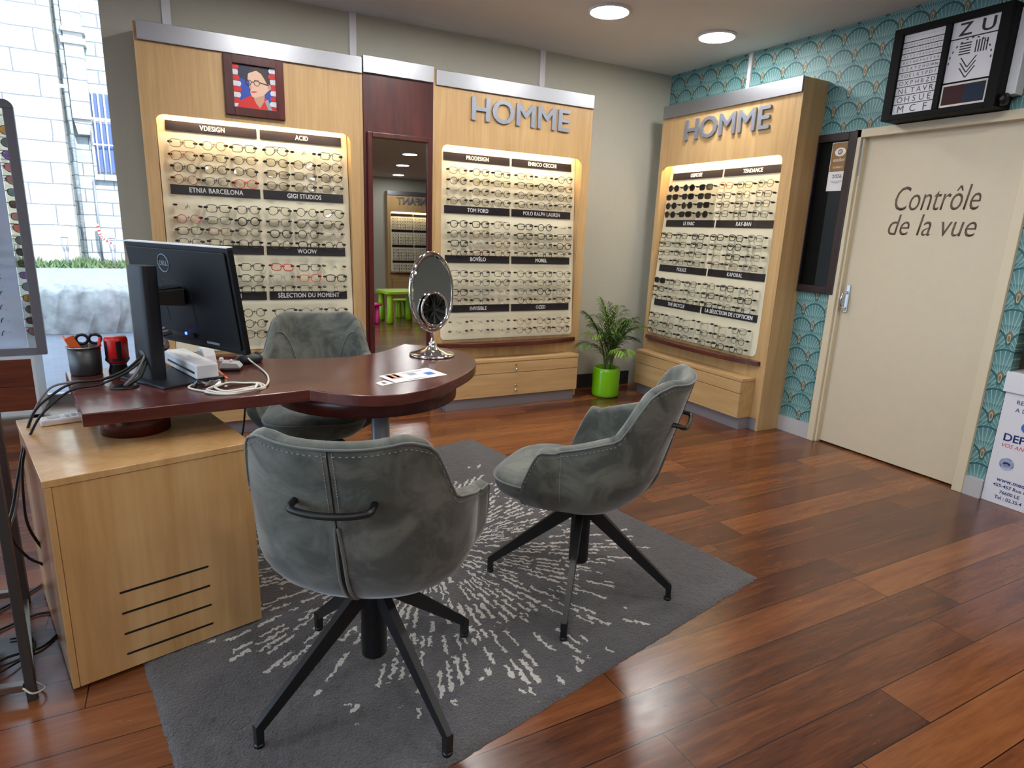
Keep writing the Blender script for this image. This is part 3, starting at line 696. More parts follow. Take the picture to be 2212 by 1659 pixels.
display('beech glasses display with warm light, framed portrait at its top, behind the monitor', 1.222, 0.201, (-3.867, 0, 0), 0, 0.067, 0.081,
        [('VDESIGN', 'ACID'), ('ETNIA BARCELONA', 'GIGI STUDIOS'), ('JISCO', 'WOOW'), ('N', 'SÉLECTION DU MOMENT')],
        [['sy ry sk ak is sk', 'ao sd pg pk hk hg', 'rk rk hk sk sg hk', 'ro pg hr pk rg bg'],
         ['ic sk pk ak rk ak', 'rr sg rK sg ak ak', 'sk sd pg pK rk sc', 'pg sk pk rk pK rk'],
         ['. sk sk sR sk is', '. sk sk sc sr sK', '. sk sk sk sg sc'],
         ['. rk rk sk rs sk', '. rk rk bk rk bk', '. hk hk . . .']],
        None, 'portrait display', sign_z=[1.815, 1.465, 1.128, 0.850], glasses_group='eyeglasses on the display under the portrait')
display('beech glasses display with silver HOMME letters, between the tall mirror and the palm', 1.275, 0.201, (-2.175, 0, 0), 0, 0.066, 0.070,
        [('PRODESIGN', 'ENRICO CECCHI'), ('TOM FORD', 'POLO RALPH LAUREN'), ('BOVÉLO', 'MOREL'), ('INVISIBLE', 'OZED')],
        [['sy pk sk sy sc rk', 'rk pk sk sk rK sk', 'sc pk rg rk pk rk', 'rg pk pk pk pg bk'],
         ['pK sK ad sK rK ic', 'rk ad pg sK sK sk', 'sK ac pd rd pg pK', 'rk sD pd bk sk bg'],
         ['sk sk sk pd sk pg', 'bk sg rk bg sg pg', 'sK su sc pg rK pg', 'bd bk sc rk sc sk'],
         ['ic ic ic po pd pd', 'ic ic ic pd pd pd']],
        ('HOMME', 0.279, 0.782, 2.035, 0.148), 'mirror-side display', glasses_group='eyeglasses on the display beside the tall mirror')
display('beech glasses display with silver HOMME letters, standing against the teal fan wallpaper', 1.302, 0.221, (0, -0.201, 0), R(-90), 0.040, 0.092,
        [('OSMOSE', 'TENDANCE'), ('LE PARC', 'RAY-BAN'), ('POLICE', 'KAPORAL'), ('THE BICYCLE', "LA SÉLECTION DE L'OPTICIEN")],
        [['rKx rKx sKx so sk rg', 'sDx sKx sKx sk rd sk', 'rKx rKx sKx sk sk pk', 'rKx sKx rKx sk sk sg'],
         ['sK sk sK sK sK sg', 'sk sk sK sk pK bg', 'sk pk sk ic sK bd', 'sc rk sk bd bd sg'],
         ['sKx sk sk pd sK rg', 'sK sc sg sK rd sK', 'rk sd pk sK rk sk'],
         ['sk sc is is is sg', 'rk rk rk sg pd rk', 'pk rk pk rk pK pk']],
        ('HOMME', 0.284, 0.787, 2.033, 0.145), 'wallpaper-side display', sign_z=[1.785, 1.420, 1.061, 0.778], glasses_group='eyeglasses on the display against the wallpaper')

# ------------------------------------------------------------------ tall mirror between the displays
t = thing('wall_mirror', 'tall mahogany-framed wall mirror with silver header, between the two displays', 'mirror', (-2.645, 0, 0))
MW = 0.468
MB().box(0.002, MW, -0.205, -0.03, 0, 2.225, MT['mahog']).build('mirror_panel', t, bevel=0.002)
MB().box(0.002, MW-0.002, -0.224, -0.2055, 2.228, 2.325, MT['alu']).box(0.002, MW-0.002, -0.2055, -0.03, 2.2255, 2.325, MT['alu']).build('header_strip', t, bevel=0.0015)
f = MB()
for a in ((0.022, 0.052, 0.06, 1.885), (0.424, 0.452, 0.06, 1.885)): f.box(a[0], a[1], -0.232, -0.2052, a[2], a[3], MT['mahog'])
f.box(0.052, 0.424, -0.232, -0.2052, 1.852, 1.885, MT['mahog']).box(0.052, 0.424, -0.232, -0.2052, 0.06, 0.095, MT['mahog'])
f.build('mirror_frame', t, bevel=0.005)
mg = MB().box(0.053, 0.423, -0.0035, 0.0, 0, 1.756, MT['mirror']).build('mirror_glass', t); mg.location = (0, -0.2255, 0.0955); mg.rotation_euler = (R(-0.6), 0, 0)

# ------------------------------------------------------------------ framed portrait
t = thing('framed_portrait', 'dark red framed portrait of a man in black glasses and red shirt, atop left display', 'picture', (-3.276, -0.203, 1.894))
fm = MB()
for a in ((-0.161, -0.115, 0, 0.323), (0.115, 0.161, 0, 0.323), (-0.115, 0.115, 0.277, 0.323), (-0.115, 0.115, 0, 0.046)): fm.box(a[0], a[1], -0.02, 0, a[2], a[3], MT['mahog'])
fm.build('picture_frame', t, bevel=0.002)
pic = MB(); pic.box(-0.115, 0.115, -0.005, -0.002, 0.046, 0.277, MT['pblue'])
def pp(poly, d, mat): pic.prism([(-0.115+0.23*x, 0.277-0.231*y) for x, y in poly], -0.005-d*0.0005, -0.004, mat, 'y')
pp([(0.1, 0), (0.86, 0), (0.86, 0.30), (0.4, 0.36), (0.1, 0.30)], 1, MT['pnavy'])
for k in range(8):     # ragged red and white ribbons at both sides
    y0 = k*0.13; wv = [0.15, 0.13, 0.16, 0.19, 0.19, 0.17, 0.14, 0.18][k]
    pp([(0, y0), (wv*0.9, y0+0.005), (wv, y0+0.06), (wv*0.85, y0+0.125), (0, min(1, y0+0.115))] if y0+0.125 < 1 else [(0, y0), (wv, y0), (wv*1.1, 1), (0, 1)], 2, MT['pred'] if k % 2 == 0 else MT['pwhite'])
    wv = [0.14, 0.15, 0.14, 0.13, 0.12, 0.12, 0.14, 0.16][k]
    pp([(1-wv*0.9, y0+0.01), (1, y0), (1, min(1, y0+0.125)), (1-wv, min(1, y0+0.12)), (1-wv*1.15, y0+0.06)], 2, MT['pwhite'] if k % 2 == 0 else MT['pred'])
pp([(0.06, 1), (0.14, 0.84), (0.34, 0.72), (0.44, 0.66), (0.76, 0.72), (0.9, 1)], 3, MT['pred'])
pp([(0.72, 0.80), (0.80, 0.74), (0.90, 1.0), (0.80, 1.0)], 4, MT['pgrey'])
pp([(0.46, 0.66), (0.74, 0.55), (0.71, 0.80), (0.60, 0.97), (0.52, 0.88), (0.47, 0.78)], 5, MT['skin2'])
pp([(0.355, 0.20), (0.45, 0.12), (0.62, 0.10), (0.78, 0.22), (0.86, 0.38), (0.84, 0.52), (0.70, 0.66), (0.50, 0.74), (0.42, 0.72), (0.385, 0.62), (0.40, 0.55), (0.36, 0.50), (0.385, 0.40), (0.34, 0.32)], 6, MT['skin'])
pp([(0.40, 0.17), (0.44, 0.06), (0.60, 0.02), (0.76, 0.10), (0.86, 0.26), (0.88, 0.40), (0.80, 0.40), (0.74, 0.28), (0.66, 0.16), (0.55, 0.10)], 7, MT['hair'])
pp([(0.82, 0.38), (0.88, 0.40), (0.885, 0.50), (0.83, 0.53), (0.80, 0.46)], 8, MT['skin2'])
pp([(0.36, 0.49), (0.40, 0.40), (0.415, 0.41), (0.41, 0.50), (0.44, 0.53), (0.385, 0.54)], 7, MT['skin2'])
pp([(0.41, 0.60), (0.53, 0.585), (0.545, 0.605), (0.42, 0.63)], 8, MT['pred'])
pp([(0.49, 0.33), (0.60, 0.325), (0.60, 0.345), (0.49, 0.35)], 8, MT['hair'])
for cx in (0.36, 0.55):
    o_ = [(cx+0.075*math.cos(a)*(1.1 if math.sin(a) < 0 else 0.9), 0.40+0.065*math.sin(a)) for a in [2*math.pi*i/16 for i in range(16)]]
    for i in range(16):
        a, b = o_[i], o_[(i+1) % 16]
        def sc_(p, k): return (cx+(p[0]-cx)*k, 0.40+(p[1]-0.40)*k)
        pp([a, b, sc_(b, 0.80), sc_(a, 0.80)], 9, MT['hair'])
pp([(0.43, 0.37), (0.48, 0.365), (0.48, 0.385), (0.43, 0.39)], 9, MT['hair']); pp([(0.62, 0.36), (0.84, 0.40), (0.84, 0.425), (0.62, 0.385)], 9, MT['hair'])
pic.build('portrait_print', t)

# ------------------------------------------------------------------ wallpaper side: dark internal window, eye chart, boxes
wd = struct('window_2', MB().box(-0.028, -0.0005, -1.777, -1.722, 0.987, 1.983, MT['darkframe']).box(-0.028, -0.0005, -1.512, -1.504, 0.987, 1.983, MT['darkframe'])
            .box(-0.028, -0.0005, -1.722, -1.512, 1.935, 1.983, MT['darkframe']).box(-0.028, -0.0005, -1.722, -1.512, 0.987, 1.035, MT['darkframe']), bevel=0.004)
MB().box(-0.006, -0.004, -1.722, -1.512, 1.035, 1.935, MT['thinglass']).build('window_pane', wd)
MB().box(-0.003, -0.0006, -1.722, -1.620, 1.035, 1.935, MT['grey_int']).box(-0.003, -0.0006, -1.620, -1.512, 1.035, 1.935, MT['blk_int']).build('window_blind', wd)
st = thing('window_sticker', 'gold and white certificate sticker with eye logo on dark internal window', 'sticker', (-0.0062, -1.603, 1.636), R(-90))
MB().box(0, 0.124, -0.0010, 0, 0, 0.294, MT['paper']).build('sticker_sheet', st)
MB().box(0.004, 0.120, -0.0014, -0.0011, 0.118, 0.290, MT['copper']).build('gold_field', st)
ey = MB(); cx, cz = 0.062, 0.235
ey.prism([(cx-0.038, cz)]+[(cx+0.038*math.cos(R(a)), cz+0.026*math.sin(R(a))**1.0) for a in range(150, 29, -15)][::1]+[(cx+0.038, cz)]+[(cx+0.038*math.cos(R(a)), cz+0.026*math.sin(R(a))) for a in range(-30, -151, -15)], -0.0018, -0.0015, MT['paper'], 'y')
ey.lathe([(0.0001, -0.0023), (0.016, -0.0023), (0.016, -0.0019)], (cx, 0, cz), MT['copper'], 24, ax='y')
ey.build('eye_emblem', st)
for txt, x, z, ww, hh, mt in (('e', 0.052, 0.226, 0.020, 0.018, 'paper'), ('essilor', 0.022, 0.178, 0.080, 0.022, 'paper'), ('EXPERTS', 0.028, 0.138, 0.066, 0.011, 'paper'), ('2026', 0.030, 0.078, 0.066, 0.022, 'sign')):
    me, _ = text_mesh(txt, MT[mt], w=ww, h=hh, depth=0.0006); put('sticker_lettering', me, st, (x, -0.0023 if txt == 'e' else -0.0014, z))
l_ = MB()
for z, x0, x1 in ((0.058, 0.02, 0.104), (0.050, 0.03, 0.098), (0.042, 0.045, 0.08)): l_.box(x0, x1, -0.0014, -0.0011, z, z+0.003, MT['pgrey'])
l_.build('fine_print', st)

ec = thing('eye_test_chart', 'black boxed eye test chart with letter rows above the cream door', 'eye chart', (0, -1.990, 1.992), R(-90))
EW, EH, ED = 0.572, 0.470, 0.150
eb = MB().box(0, EW, -ED+0.02, -0.001, 0, EH, MT['caseblack'])
for a in ((0, 0.05, 0, EH), (EW-0.05, EW, 0, EH), (0.05, EW-0.05, EH-0.035, EH), (0.05, EW-0.05, 0, 0.028), (0.270, 0.300, 0.028, EH-0.035)): eb.box(a[0], a[1], -ED, -ED+0.0195, a[2], a[3], MT['caseblack'])
eb.build('chart_case', ec, bevel=0.002)
MB().box(0.051, 0.269, -ED+0.016, -ED+0.0195, 0.028, EH-0.036, MT['cardwhite']).box(0.301, EW-0.051, -ED+0.016, -ED+0.0195, 0.150, EH-0.036, MT['cardwhite']).build('chart_sheet', ec)
yf = -ED+0.0158
rowsL = [('MCF', .052, .036), ('OHSUE', .046, .030), ('NLTAVR', .042, .026), ('OXPHBZD', .038, .021), ('YOELKSPDI', .036, .017), ('EZATZHDWN', .034, .014), ('BDYHDFHEEPA', .032, .011), ('BLFZTKBUEHEH', .030, .009), ('BRYXPUEHEZXBE', .029, .008), ('DHHEKATEHZBEHK', .028, .007), ('UEZPCVEPATZELO', .045, .005)]
z = 0.028; ln = MB(); lt_pos = []
for s_, rh, lh in rowsL:
    n = len(s_)
    for i, ch in enumerate(s_):
        lt_pos.append((ch, 0.062+0.196*(i+0.5)/n, z+(rh-lh)/2, lh))
    z += rh
    ln.box(0.051, 0.269, yf-0.0004, yf, z-0.0022, z+0.0022, MT['black'])
ln.box(0.301, EW-0.051, yf-0.0004, yf, 0.350, 0.356, MT['black'])
_lc = {}
for ch, xm, zb, lh in lt_pos:
    if (ch, lh) not in _lc: _lc[(ch, lh)] = text_mesh(ch, MT['black'], h=lh, depth=0.0004)
    me, ww = _lc[(ch, lh)]
    for p in me.vertices: ln.v.append((p.co.x+xm-ww/2, p.co.y+yf-0.0002, p.co.z+zb))
    o_ = len(ln.v)-len(me.vertices); ii = ln.mi(MT['black'])
    for p in me.polygons: ln.f.append([o_+k for k in p.vertices]); ln.m.append(ii); ln.s.append(False)
for ch, x, lh in (('Z', 0.335, 0.058), ('U', 0.440, 0.058)):
    me, ww = text_mesh(ch, MT['black'], w=0.058, h=lh, depth=0.0004, fat=0.03)
    o_ = len(ln.v); ii = ln.mi(MT['black'])
    for p in me.vertices: ln.v.append((p.co.x+x, p.co.y+yf-0.0002, p.co.z+0.366))
    for p in me.polygons: ln.f.append([o_+k for k in p.vertices]); ln.m.append(ii); ln.s.append(False)
cx, cz = 0.412, 0.262
for i in range(5):
    ln.box(cx-0.062, cx-0.008, yf-0.0004, yf, cz+0.012+i*0.0125, cz+0.018+i*0.0125, MT['black'])
    ln.box(cx+0.012+i*0.0125, cx+0.018+i*0.0125, yf-0.0004, yf, cz+0.012, cz+0.070, MT['black'])
for i in range(3):
    for sg in (-1, 1):
        q = [(cx-0.010, cz-0.100+i*0.024), (cx-0.010+sg*0.036, cz-0.050+i*0.024)]
        dx, dz = 0.0035*1, 0
        ln.prism([(q[0][0]-0.0035, q[0][1]), (q[0][0]+0.0035, q[0][1]), (q[1][0]+0.0035, q[1][1]), (q[1][0]-0.0035, q[1][1])] if True else q, yf-0.0004, yf, MT['black'], 'y')
for i in range(13):
    a = R(180*i/12); x_, z_ = cx-0.006+0.098*math.cos(a), cz-0.02+0.105*math.sin(a)
    if x_ < EW-0.056: ln.obox((x_, yf-0.0002, z_), (0.011, 0.0004, 0.006), 0, MT['black'], ry=-(a-math.pi/2))
ln.build('chart_lettering', ec)
MB().box(0.302, EW-0.052, -ED+0.010, -ED+0.0195, 0.030, 0.140, MT['steel']).box(0.312, 0.412, -ED+0.008, -ED+0.0098, 0.040, 0.130, flat('dark_red_filter', (58, 24, 30), 0.3, spec=0.1)).box(0.412, EW-0.062, -ED+0.008, -ED+0.0098, 0.040, 0.130, flat('dark_blue_filter', (30, 42, 62), 0.3, spec=0.1)).build('duochrome_filter', ec)
MB().box(EW+0.0005, EW+0.045, -0.075, -0.002, 0.06, EH-0.02, MT['whiteplastic']).build('lamp_housing', ec, bevel=0.003)
MB().cyl((EW+0.0005, -ED+0.045, 0.035), (EW+0.03, -ED+0.045, 0.035), 0.028, MT['black'], 24).build('side_knob', ec)

bx = thing('donation_box', 'white cardboard spectacles collection box with navy print, standing by the door', 'box', (0.0, -2.824, 0), R(-90))
MB().box(0, 0.36, 0.0, 0.28, 0.0, 0.640, MT['cardwhite']).build('box_body', bx, bevel=0.002)
MB().box(-0.010, 0.37, -0.010, 0.29, 0.600, 0.705, MT['cardwhite']).build('box_lid', bx, bevel=0.002)
for txt, x, z, hh, mt, bo in (('REL', 0.060, 0.545, 0.021, 'navy', 0), ('A DE', 0.060, 0.505, 0.021, 'navy', 0), ('DEPO', 0.038, 0.345, 0.042, 'navy', .02), ('VOS ANCIE', 0.036, 0.312, 0.020, 'redprint', 0), ('www.medi', 0.050, 0.125, 0.022, 'navy', .012), ('455-457 Rue d', 0.040, 0.095, 0.018, 'navy', .012), ('76600 LE', 0.075, 0.062, 0.018, 'navy', .012), ('Tel : 02.35.4', 0.058, 0.030, 0.018, 'navy', .012)):
    me, _ = text_mesh(txt, MT[mt], h=hh, depth=0.0006, bold=bo, shear=0.2 if mt == 'redprint' else 0)
    put('box_lettering', me, bx, (x, -0.0003, z))
MB().prism([(0.085, 0.405), (0.090, 0.455), (0.105, 0.470), (0.16, 0.470), (0.16, 0.405), (0.11, 0.398)], -0.0012, -0.0003, MT['cardwhite'], 'y').lathe([(0.0001, -0.0016), (0.028, -0.0016), (0.028, -0.0012)], (0.130, 0, 0.435), MT['bluep'], 24, False, ax='y').build('glasses_print', bx)
lg = MB(); lg.lathe([(0.034, -0.0009), (0.034, -0.0003), (0.020, -0.0003), (0.020, -0.0009)], (0.078, 0, 0.225), flat('pale_blue_print', (176, 190, 218), 0.6), 32, False, ax='y')
for i, ch in enumerate('MEDICO LIONS CLUBS'):
    if ch == ' ': continue
    a = R(215-250*i/17); me, ww = text_mesh(ch, MT['navy'], h=0.0085, depth=0.0004); b = a-math.pi/2; o_ = len(lg.v); ii = lg.mi(MT['navy'])
    for v in me.vertices:
        x, z = v.co.x-ww/2, v.co.z+0.0225+0.0015
        lg.v.append((0.078+x*math.cos(b)-z*math.sin(b), v.co.y-0.0010, 0.225+x*math.sin(b)+z*math.cos(b)))
    for q in me.polygons: lg.f.append([o_+k for k in q.vertices]); lg.m.append(ii); lg.s.append(False)
for i in range(9):
    a = R(20+150*i/9); lg.obox((0.078+0.014*math.cos(a), -0.0012, 0.221+0.010*math.sin(a)), (0.007, 0.0006, 0.007), 0, MT['navy'], ry=-(a-math.pi/2))
lg.build('round_emblem', bx)
tag(MB().box(-0.001, 0.14, -3.10, -2.878, 0.706, 0.99, MT['kraft']).build('kraft_parcel', bevel=0.003), 'brown kraft parcel on top of the white collection box', 'parcel')
tag(MB().box(0.45, 0.75, -3.30, -2.86, 0.0, 0.02, MT['brownwood']).box(0.45, 0.75, -3.2, -2.86, 0.02, 1.35, MT['brownwood']).build('wooden_cupboard', bevel=0.004), 'dark brown wooden cupboard behind the collection box', 'cupboard')

# ------------------------------------------------------------------ rug
RC = [(-2.170, -0.945), (-1.801, -2.899), (-3.770, -3.320), (-4.139, -1.366)]
rcx, rcy = sum(p[0] for p in RC)/4, sum(p[1] for p in RC)/4
MT['rug'] = rug_mat(rcx+0.06, rcy-0.02)
N = 150; rows_ = []
for i in range(N+1):
    row = []
    for j in range(N+1):
        a, b = i/N, j/N
        x = (1-a)*((1-b)*RC[0][0]+b*RC[1][0])+a*((1-b)*RC[3][0]+b*RC[2][0]); y = (1-a)*((1-b)*RC[0][1]+b*RC[1][1])+a*((1-b)*RC[3][1]+b*RC[2][1])
        edge = min(i, j, N-i, N-j); hz = 0.001 if edge == 0 else 0.011+random.uniform(-0.003, 0.003)
        row.append((x+random.uniform(-.003, .003), y+random.uniform(-.003, .003), hz))
    rows_.append(row)
tag(MB().grid(rows_, MT['rug'], smooth=True).build('shag_rug'), 'dark grey shaggy square rug with white radiating dashes under the chairs', 'rug')

# ------------------------------------------------------------------ chairs
CA, CB = 0.283, 0.250
def plan(t):
    s = abs(t); sg = 1 if t >= 0 else -1
    if s < 0.60:
        ph = s/0.60*math.pi/2
        return Vector((sg*CA*math.sin(ph)**(2/2.25), -CB*math.cos(ph)**(2/2.25))), math.degrees(ph)
    k = (s-0.60)/0.40
    return Vector((sg*(CA+0.022*min(1, k*2.2)-0.012*max(0, k-0.45)), k*0.155)), 90+k*90
def sstep(a, b, x): x = max(0, min(1, (x-a)/(b-a))); return x*x*(3-2*x)
ZB = 0.362
def ztop(t):
    _, ph = plan(t)
    z = 0.862-0.010*(1-(ph/30)**2 if ph < 30 else 0) - 0.024*sstep(30, 46, ph)
    z -= 0.152*sstep(42, 61, ph)+0.062*sstep(52, 104, ph)
    if ph > 126: k = (ph-126)/54; z -= 0.225*(k**1.35)
    return z
def shell(t, z, off=0.0):
    p, ph = plan(t); k = max(0.0, min(1.0, (z-ZB)/0.15)); s = 0.42+0.58*math.sqrt(max(0, 1-(1-k)**2))
    q = Vector((p.x*s, p.y*s if p.y < 0 else p.y*(0.75+0.25*s)))
    wb = max(0, math.cos(math.radians(min(ph, 90))))
    q.y -= (z-0.46)*0.26*wb**0.8 if z > 0.40 else -0.0156*wb**0.8
    q.x *= 1+0.10*max(0, z-0.5)*(1-wb) - 0.06*max(0, z-0.62)/0.24*wb*0
    if off:
        n = Vector((p.x/(CA*CA), p.y/(CB*CB) if p.y < 0 else 0)); n.normalize(); q -= n*off
    return Vector((q.x, q.y, z))
_ch = {}
def chair_meshes():
    su = MT['suede']; sh = MB(); NT_ = 72; ts = [-1+2*i/NT_ for i in range(NT_+1)]
    fr = [0, 0.05, 0.12, 0.20, 0.30, 0.42, 0.55, 0.68, 0.80, 0.90, 0.96]
    rows = []
    for v in fr: rows.append([shell(t, ZB+(ztop(t)-ZB)*v) for t in ts])
    th = 0.042
    rows.append([shell(t, ztop(t)-0.004, 0.006) for t in ts]); rows.append([shell(t, ztop(t)+0.004, th*0.5) for t in ts]); rows.append([shell(t, ztop(t)-0.006, th*0.92) for t in ts])
    for v in (0.93, 0.8, 0.62, 0.42, 0.25):
        rows.append([shell(t, max(0.44, ZB+(ztop(t)-ZB)*v), th+0.012*(1-v)) for t in ts])
    sh.grid(rows, su)
    k = len(ts)
    for e in (0, k-1):     # rounded front ends of the arms
        loop = [r[e] for r in rows]; sh.add(loop, [tuple(range(len(loop)))], su, False)
    bot = rows[0]; c = Vector((0, -0.02, ZB-0.004)); sh.add(bot+[c], [(i, i+1, len(bot)) for i in range(len(bot)-1)]+[(len(bot)-1, 0, len(bot))], su, False)
    _ch['backrest'] = sh.mesh('backrest')
    st = MB()
    def seat_ring(k, z, grow=0.0):
        out = []
        for i in range(48):
            a = 2*math.pi*i/48; c_, s_ = math.cos(a), math.sin(a)
            x = 0.221*math.copysign(abs(c_)**0.62, c_); y = 0.247*math.copysign(abs(s_)**0.62, s_)
            if y > 0: x *= 1+0.09*y/0.247
            ky = k if y <= 0 or z > 0.446 else 1-(1-k)*0.35
            out.append(Vector((x*(k+grow), 0.060+y*(ky+grow), z)))
        return out
    prof = [(0.02, 0.484), (0.35, 0.484), (0.65, 0.482), (0.85, 0.475), (0.96, 0.462), (1.0, 0.447), (0.985, 0.425), (0.92, 0.400), (0.80, 0.378), (0.5, 0.364), (0.02, 0.362)]
    st.grid([seat_ring(k_, z_) for k_, z_ in prof], su, closed_u=True); st.add(seat_ring(0.02, 0.484), [tuple(range(48))], su); _ch['seat'] = st.mesh('seat')
    _ch['seat_piping'] = MB().tube(seat_ring(1.0, 0.447, 0.004), 0.0042, MT['piping'], 6, closed=True).mesh('piping')
    rim = [shell(t, ztop(t)-0.010, -0.001) for t in ts if abs(t) < 0.93]
    _ch['piping'] = MB().tube(rim, 0.0032, MT['piping'], 6).mesh('piping')
    # stitching: short dashes 14 mm under the rim, and beside the back seam
    sti = MB(); fine = [-0.92+1.84*i/230 for i in range(231)]
    pts = [shell(t, ztop(t)-0.026, -0.0012) for t in fine]
    for i in range(0, 230, 2): sti.bar(pts[i], pts[i]+(pts[i+1]-pts[i])*0.9, 0.0018, 0.0018, 0.0018, 0.0018, MT['thread'])
    for sx in (-0.011, 0.011):
        for i in range(22):
            z0 = 0.66+i*0.008; a = shell(0.0, z0, -0.0012); b = shell(0.0, z0+0.0045, -0.0012); sti.bar(a+Vector((sx, 0, 0)), b+Vector((sx, 0, 0)), 0.0016, 0.0016, 0.0016, 0.0016, MT['thread'], up=(0, 1, 0))
    for sg in (-1, 1):
        for i in range(40):
            z0 = 0.42+i*0.0055; a = shell(sg*0.60, z0, -0.0012); b = shell(sg*0.60, z0+0.0032, -0.0012); sti.bar(a, b, 0.0016, 0.0016, 0.0016, 0.0016, MT['thread'], up=(1, 0, 0))
    _ch['stitching'] = sti.mesh('stitching')
    sm = MB(); zs = [0.372+0.27*i/16 for i in range(17)]
    for sg in (-1, 1): sm.tube([shell(0.0, z, -0.002)+Vector((sg*(0.0035+0.0045*math.sin(math.pi*i/16)), 0, 0)) for i, z in enumerate(zs)], 0.0038, MT['piping'], 6)
    for i in range(16):
        a, b = shell(0, zs[i], -0.001), shell(0, zs[i+1], -0.001); w0, w1 = 0.0035+0.0045*math.sin(math.pi*i/16), 0.0035+0.0045*math.sin(math.pi*(i+1)/16)
        sm.add([a+Vector((-w0, 0, 0)), a+Vector((w0, 0, 0)), b+Vector((w1, 0, 0)), b+Vector((-w1, 0, 0))], [(0, 1, 2, 3)], MT['black'])
    ztp = ztop(0)
    sm.tube([shell(0, z, -0.0008) for z in [0.642+(ztp-0.655)*i/10 for i in range(11)]], 0.0016, MT['black'], 6)
    _ch['seam'] = sm.mesh('back_seam')
    for sg in (-1, 1):
        ip = MB(); pts = []
        for i in range(13):
            k_ = i/12; z = 0.772-0.015*k_-0.20*k_**2.0; tt = sg*(0.30-0.18*k_**0.8); pts.append(shell(tt, z, th+0.012*(1-(z-ZB)/(ztop(tt)-ZB)))+Vector((0, 0.0015, 0)))
        ip.tube(smooth_path(pts, 3), 0.0036, MT['piping'], 6); _ch['inner_piping%d' % sg] = ip.mesh('piping')
    y0 = shell(0.12, 0.70).y
    hp = smooth_path([(-0.086, y0+0.004, 0.708), (-0.088, y0-0.026, 0.706), (-0.082, y0-0.040, 0.701), (-0.045, y0-0.046, 0.695), (0, y0-0.048, 0.693), (0.045, y0-0.046, 0.695), (0.082, y0-0.040, 0.701), (0.088, y0-0.026, 0.706), (0.086, y0+0.004, 0.708)], 5)
    _ch['handle'] = MB().tube(hp, 0.0082, MT['blackmetal'], 10).mesh('back_handle')
    _ch['pedestal'] = MB().lathe([(0.001, 0.105), (0.032, 0.105), (0.036, 0.110), (0.036, 0.33), (0.055, 0.345), (0.12, 0.352), (0.12, 0.362), (0.001, 0.362)], (0, 0, 0), MT['blackmetal'], 28).mesh('pedestal_column')
    lg_ = MB(); d = 1/math.sqrt(2)
    lg_.bar((0.022, 0, 0.322), (0.337, 0, 0.052), 0.024, 0.052, 0.017, 0.026, MT['blackmetal'])
    lg_.bar((0.337, 0, 0.060), (0.337, 0, 0.0), 0.022, 0.020, 0.020, 0.018, MT['blackmetal'], up=(1, 0, 0))
    lg_.lathe([(0.001, 0.0), (0.013, 0.0), (0.013, 0.010), (0.001, 0.010)], (0.337, 0, 0), MT['black'], 14)
    _ch['leg'] = lg_.mesh('leg')
chair_meshes()
def chair(label, loc, face, legrot):
    t = thing('swivel_armchair', label, 'chair', (loc[0], loc[1], loc[2]), face-math.pi/2, 'grey suede swivel chairs')
    for n_, k in (('backrest', 'backrest'), ('seat', 'seat'), ('seat_piping', 'seat_piping'), ('rim_piping', 'piping'), ('stitching', 'stitching'), ('back_seam', 'seam'), ('inner_piping', 'inner_piping-1'), ('inner_piping', 'inner_piping1'), ('back_handle', 'handle'), ('pedestal_column', 'pedestal')):
        put(n_, _ch[k], t)
    for i in range(4): put('leg', _ch['leg'], t, (0, 0, 0), (0, 0, legrot-(face-math.pi/2)+i*math.pi/2))
    return t
ZR = 0.012
chair('grey suede swivel armchair seen from behind, nearest, with black handle on its back', (-3.333, -2.854, ZR), R(60), R(16.5))
chair('grey suede swivel armchair seen side-on, on the rug to the right of the desk', (-2.504, -2.655, ZR), R(129), R(139.5))
chair('grey suede swivel armchair behind the desk, facing the camera', (-3.215, -1.46, ZR), R(-103), R(10))

# ------------------------------------------------------------------ desk
DT = 0.753; DA = R(14.5)
dk = thing('consulting_desk', 'mahogany kidney-shaped desk top on a beech pedestal cabinet with slots', 'desk', (-4.094, -2.531, 0))
def dl(p): return (p[0]+4.094, p[1]+2.531)
arc = []
ac, ar = (-3.105, -1.955), 0.468
outline = [(-4.019, -2.340), (-3.383, -2.264)]
outline += smooth_path([(-3.383, -2.264, 0), (-3.285, -2.365, 0), (-3.17, -2.417, 0), (-3.045, -2.404, 0), (-2.91, -2.322, 0), (-2.766, -2.187, 0), (-2.667, -2.050, 0), (-2.612, -1.895, 0), (-2.612, -1.770, 0), (-2.690, -1.628, 0), (-2.808, -1.519, 0)], 6)[1:]
outline += smooth_path([(-2.808, -1.519, 0), (-2.905, -1.622, 0), (-2.985, -1.690, 0), (-3.09, -1.738, 0), (-3.22, -1.748, 0), (-3.36, -1.722, 0), (-3.50, -1.682, 0), (-3.68, -1.655, 0), (-3.88, -1.675, 0), (-4.132, -1.742, 0)], 5)[1:]
outline = [dl(p) for p in outline]
MB().prism(outline, DT-0.040, DT, MT['mahog_h']).build('desktop', dk, bevel=0.003)
ap = [dl((-3.10+0.355*math.cos(a), -1.955+0.355*math.sin(a))) for a in [2*math.pi*i/48 for i in range(48)]]
apm = MB().prism(ap, 0.640, DT-0.0402, MT['mahog'])
for k in range(len(apm.s)): apm.s[k] = k > 1
apm.build('apron', dk)
MB().cyl((*dl((-3.060, -1.985)), ZR), (*dl((-3.060, -1.985)), 0.6398), 0.036, MT['plinth'], 28).lathe([(0.001, ZR), (0.16, ZR), (0.16, ZR+0.012), (0.05, ZR+0.03), (0.001, ZR+0.03)], (*dl((-3.060, -1.985)), 0), MT['plinth'], 36).build('desk_post', dk)
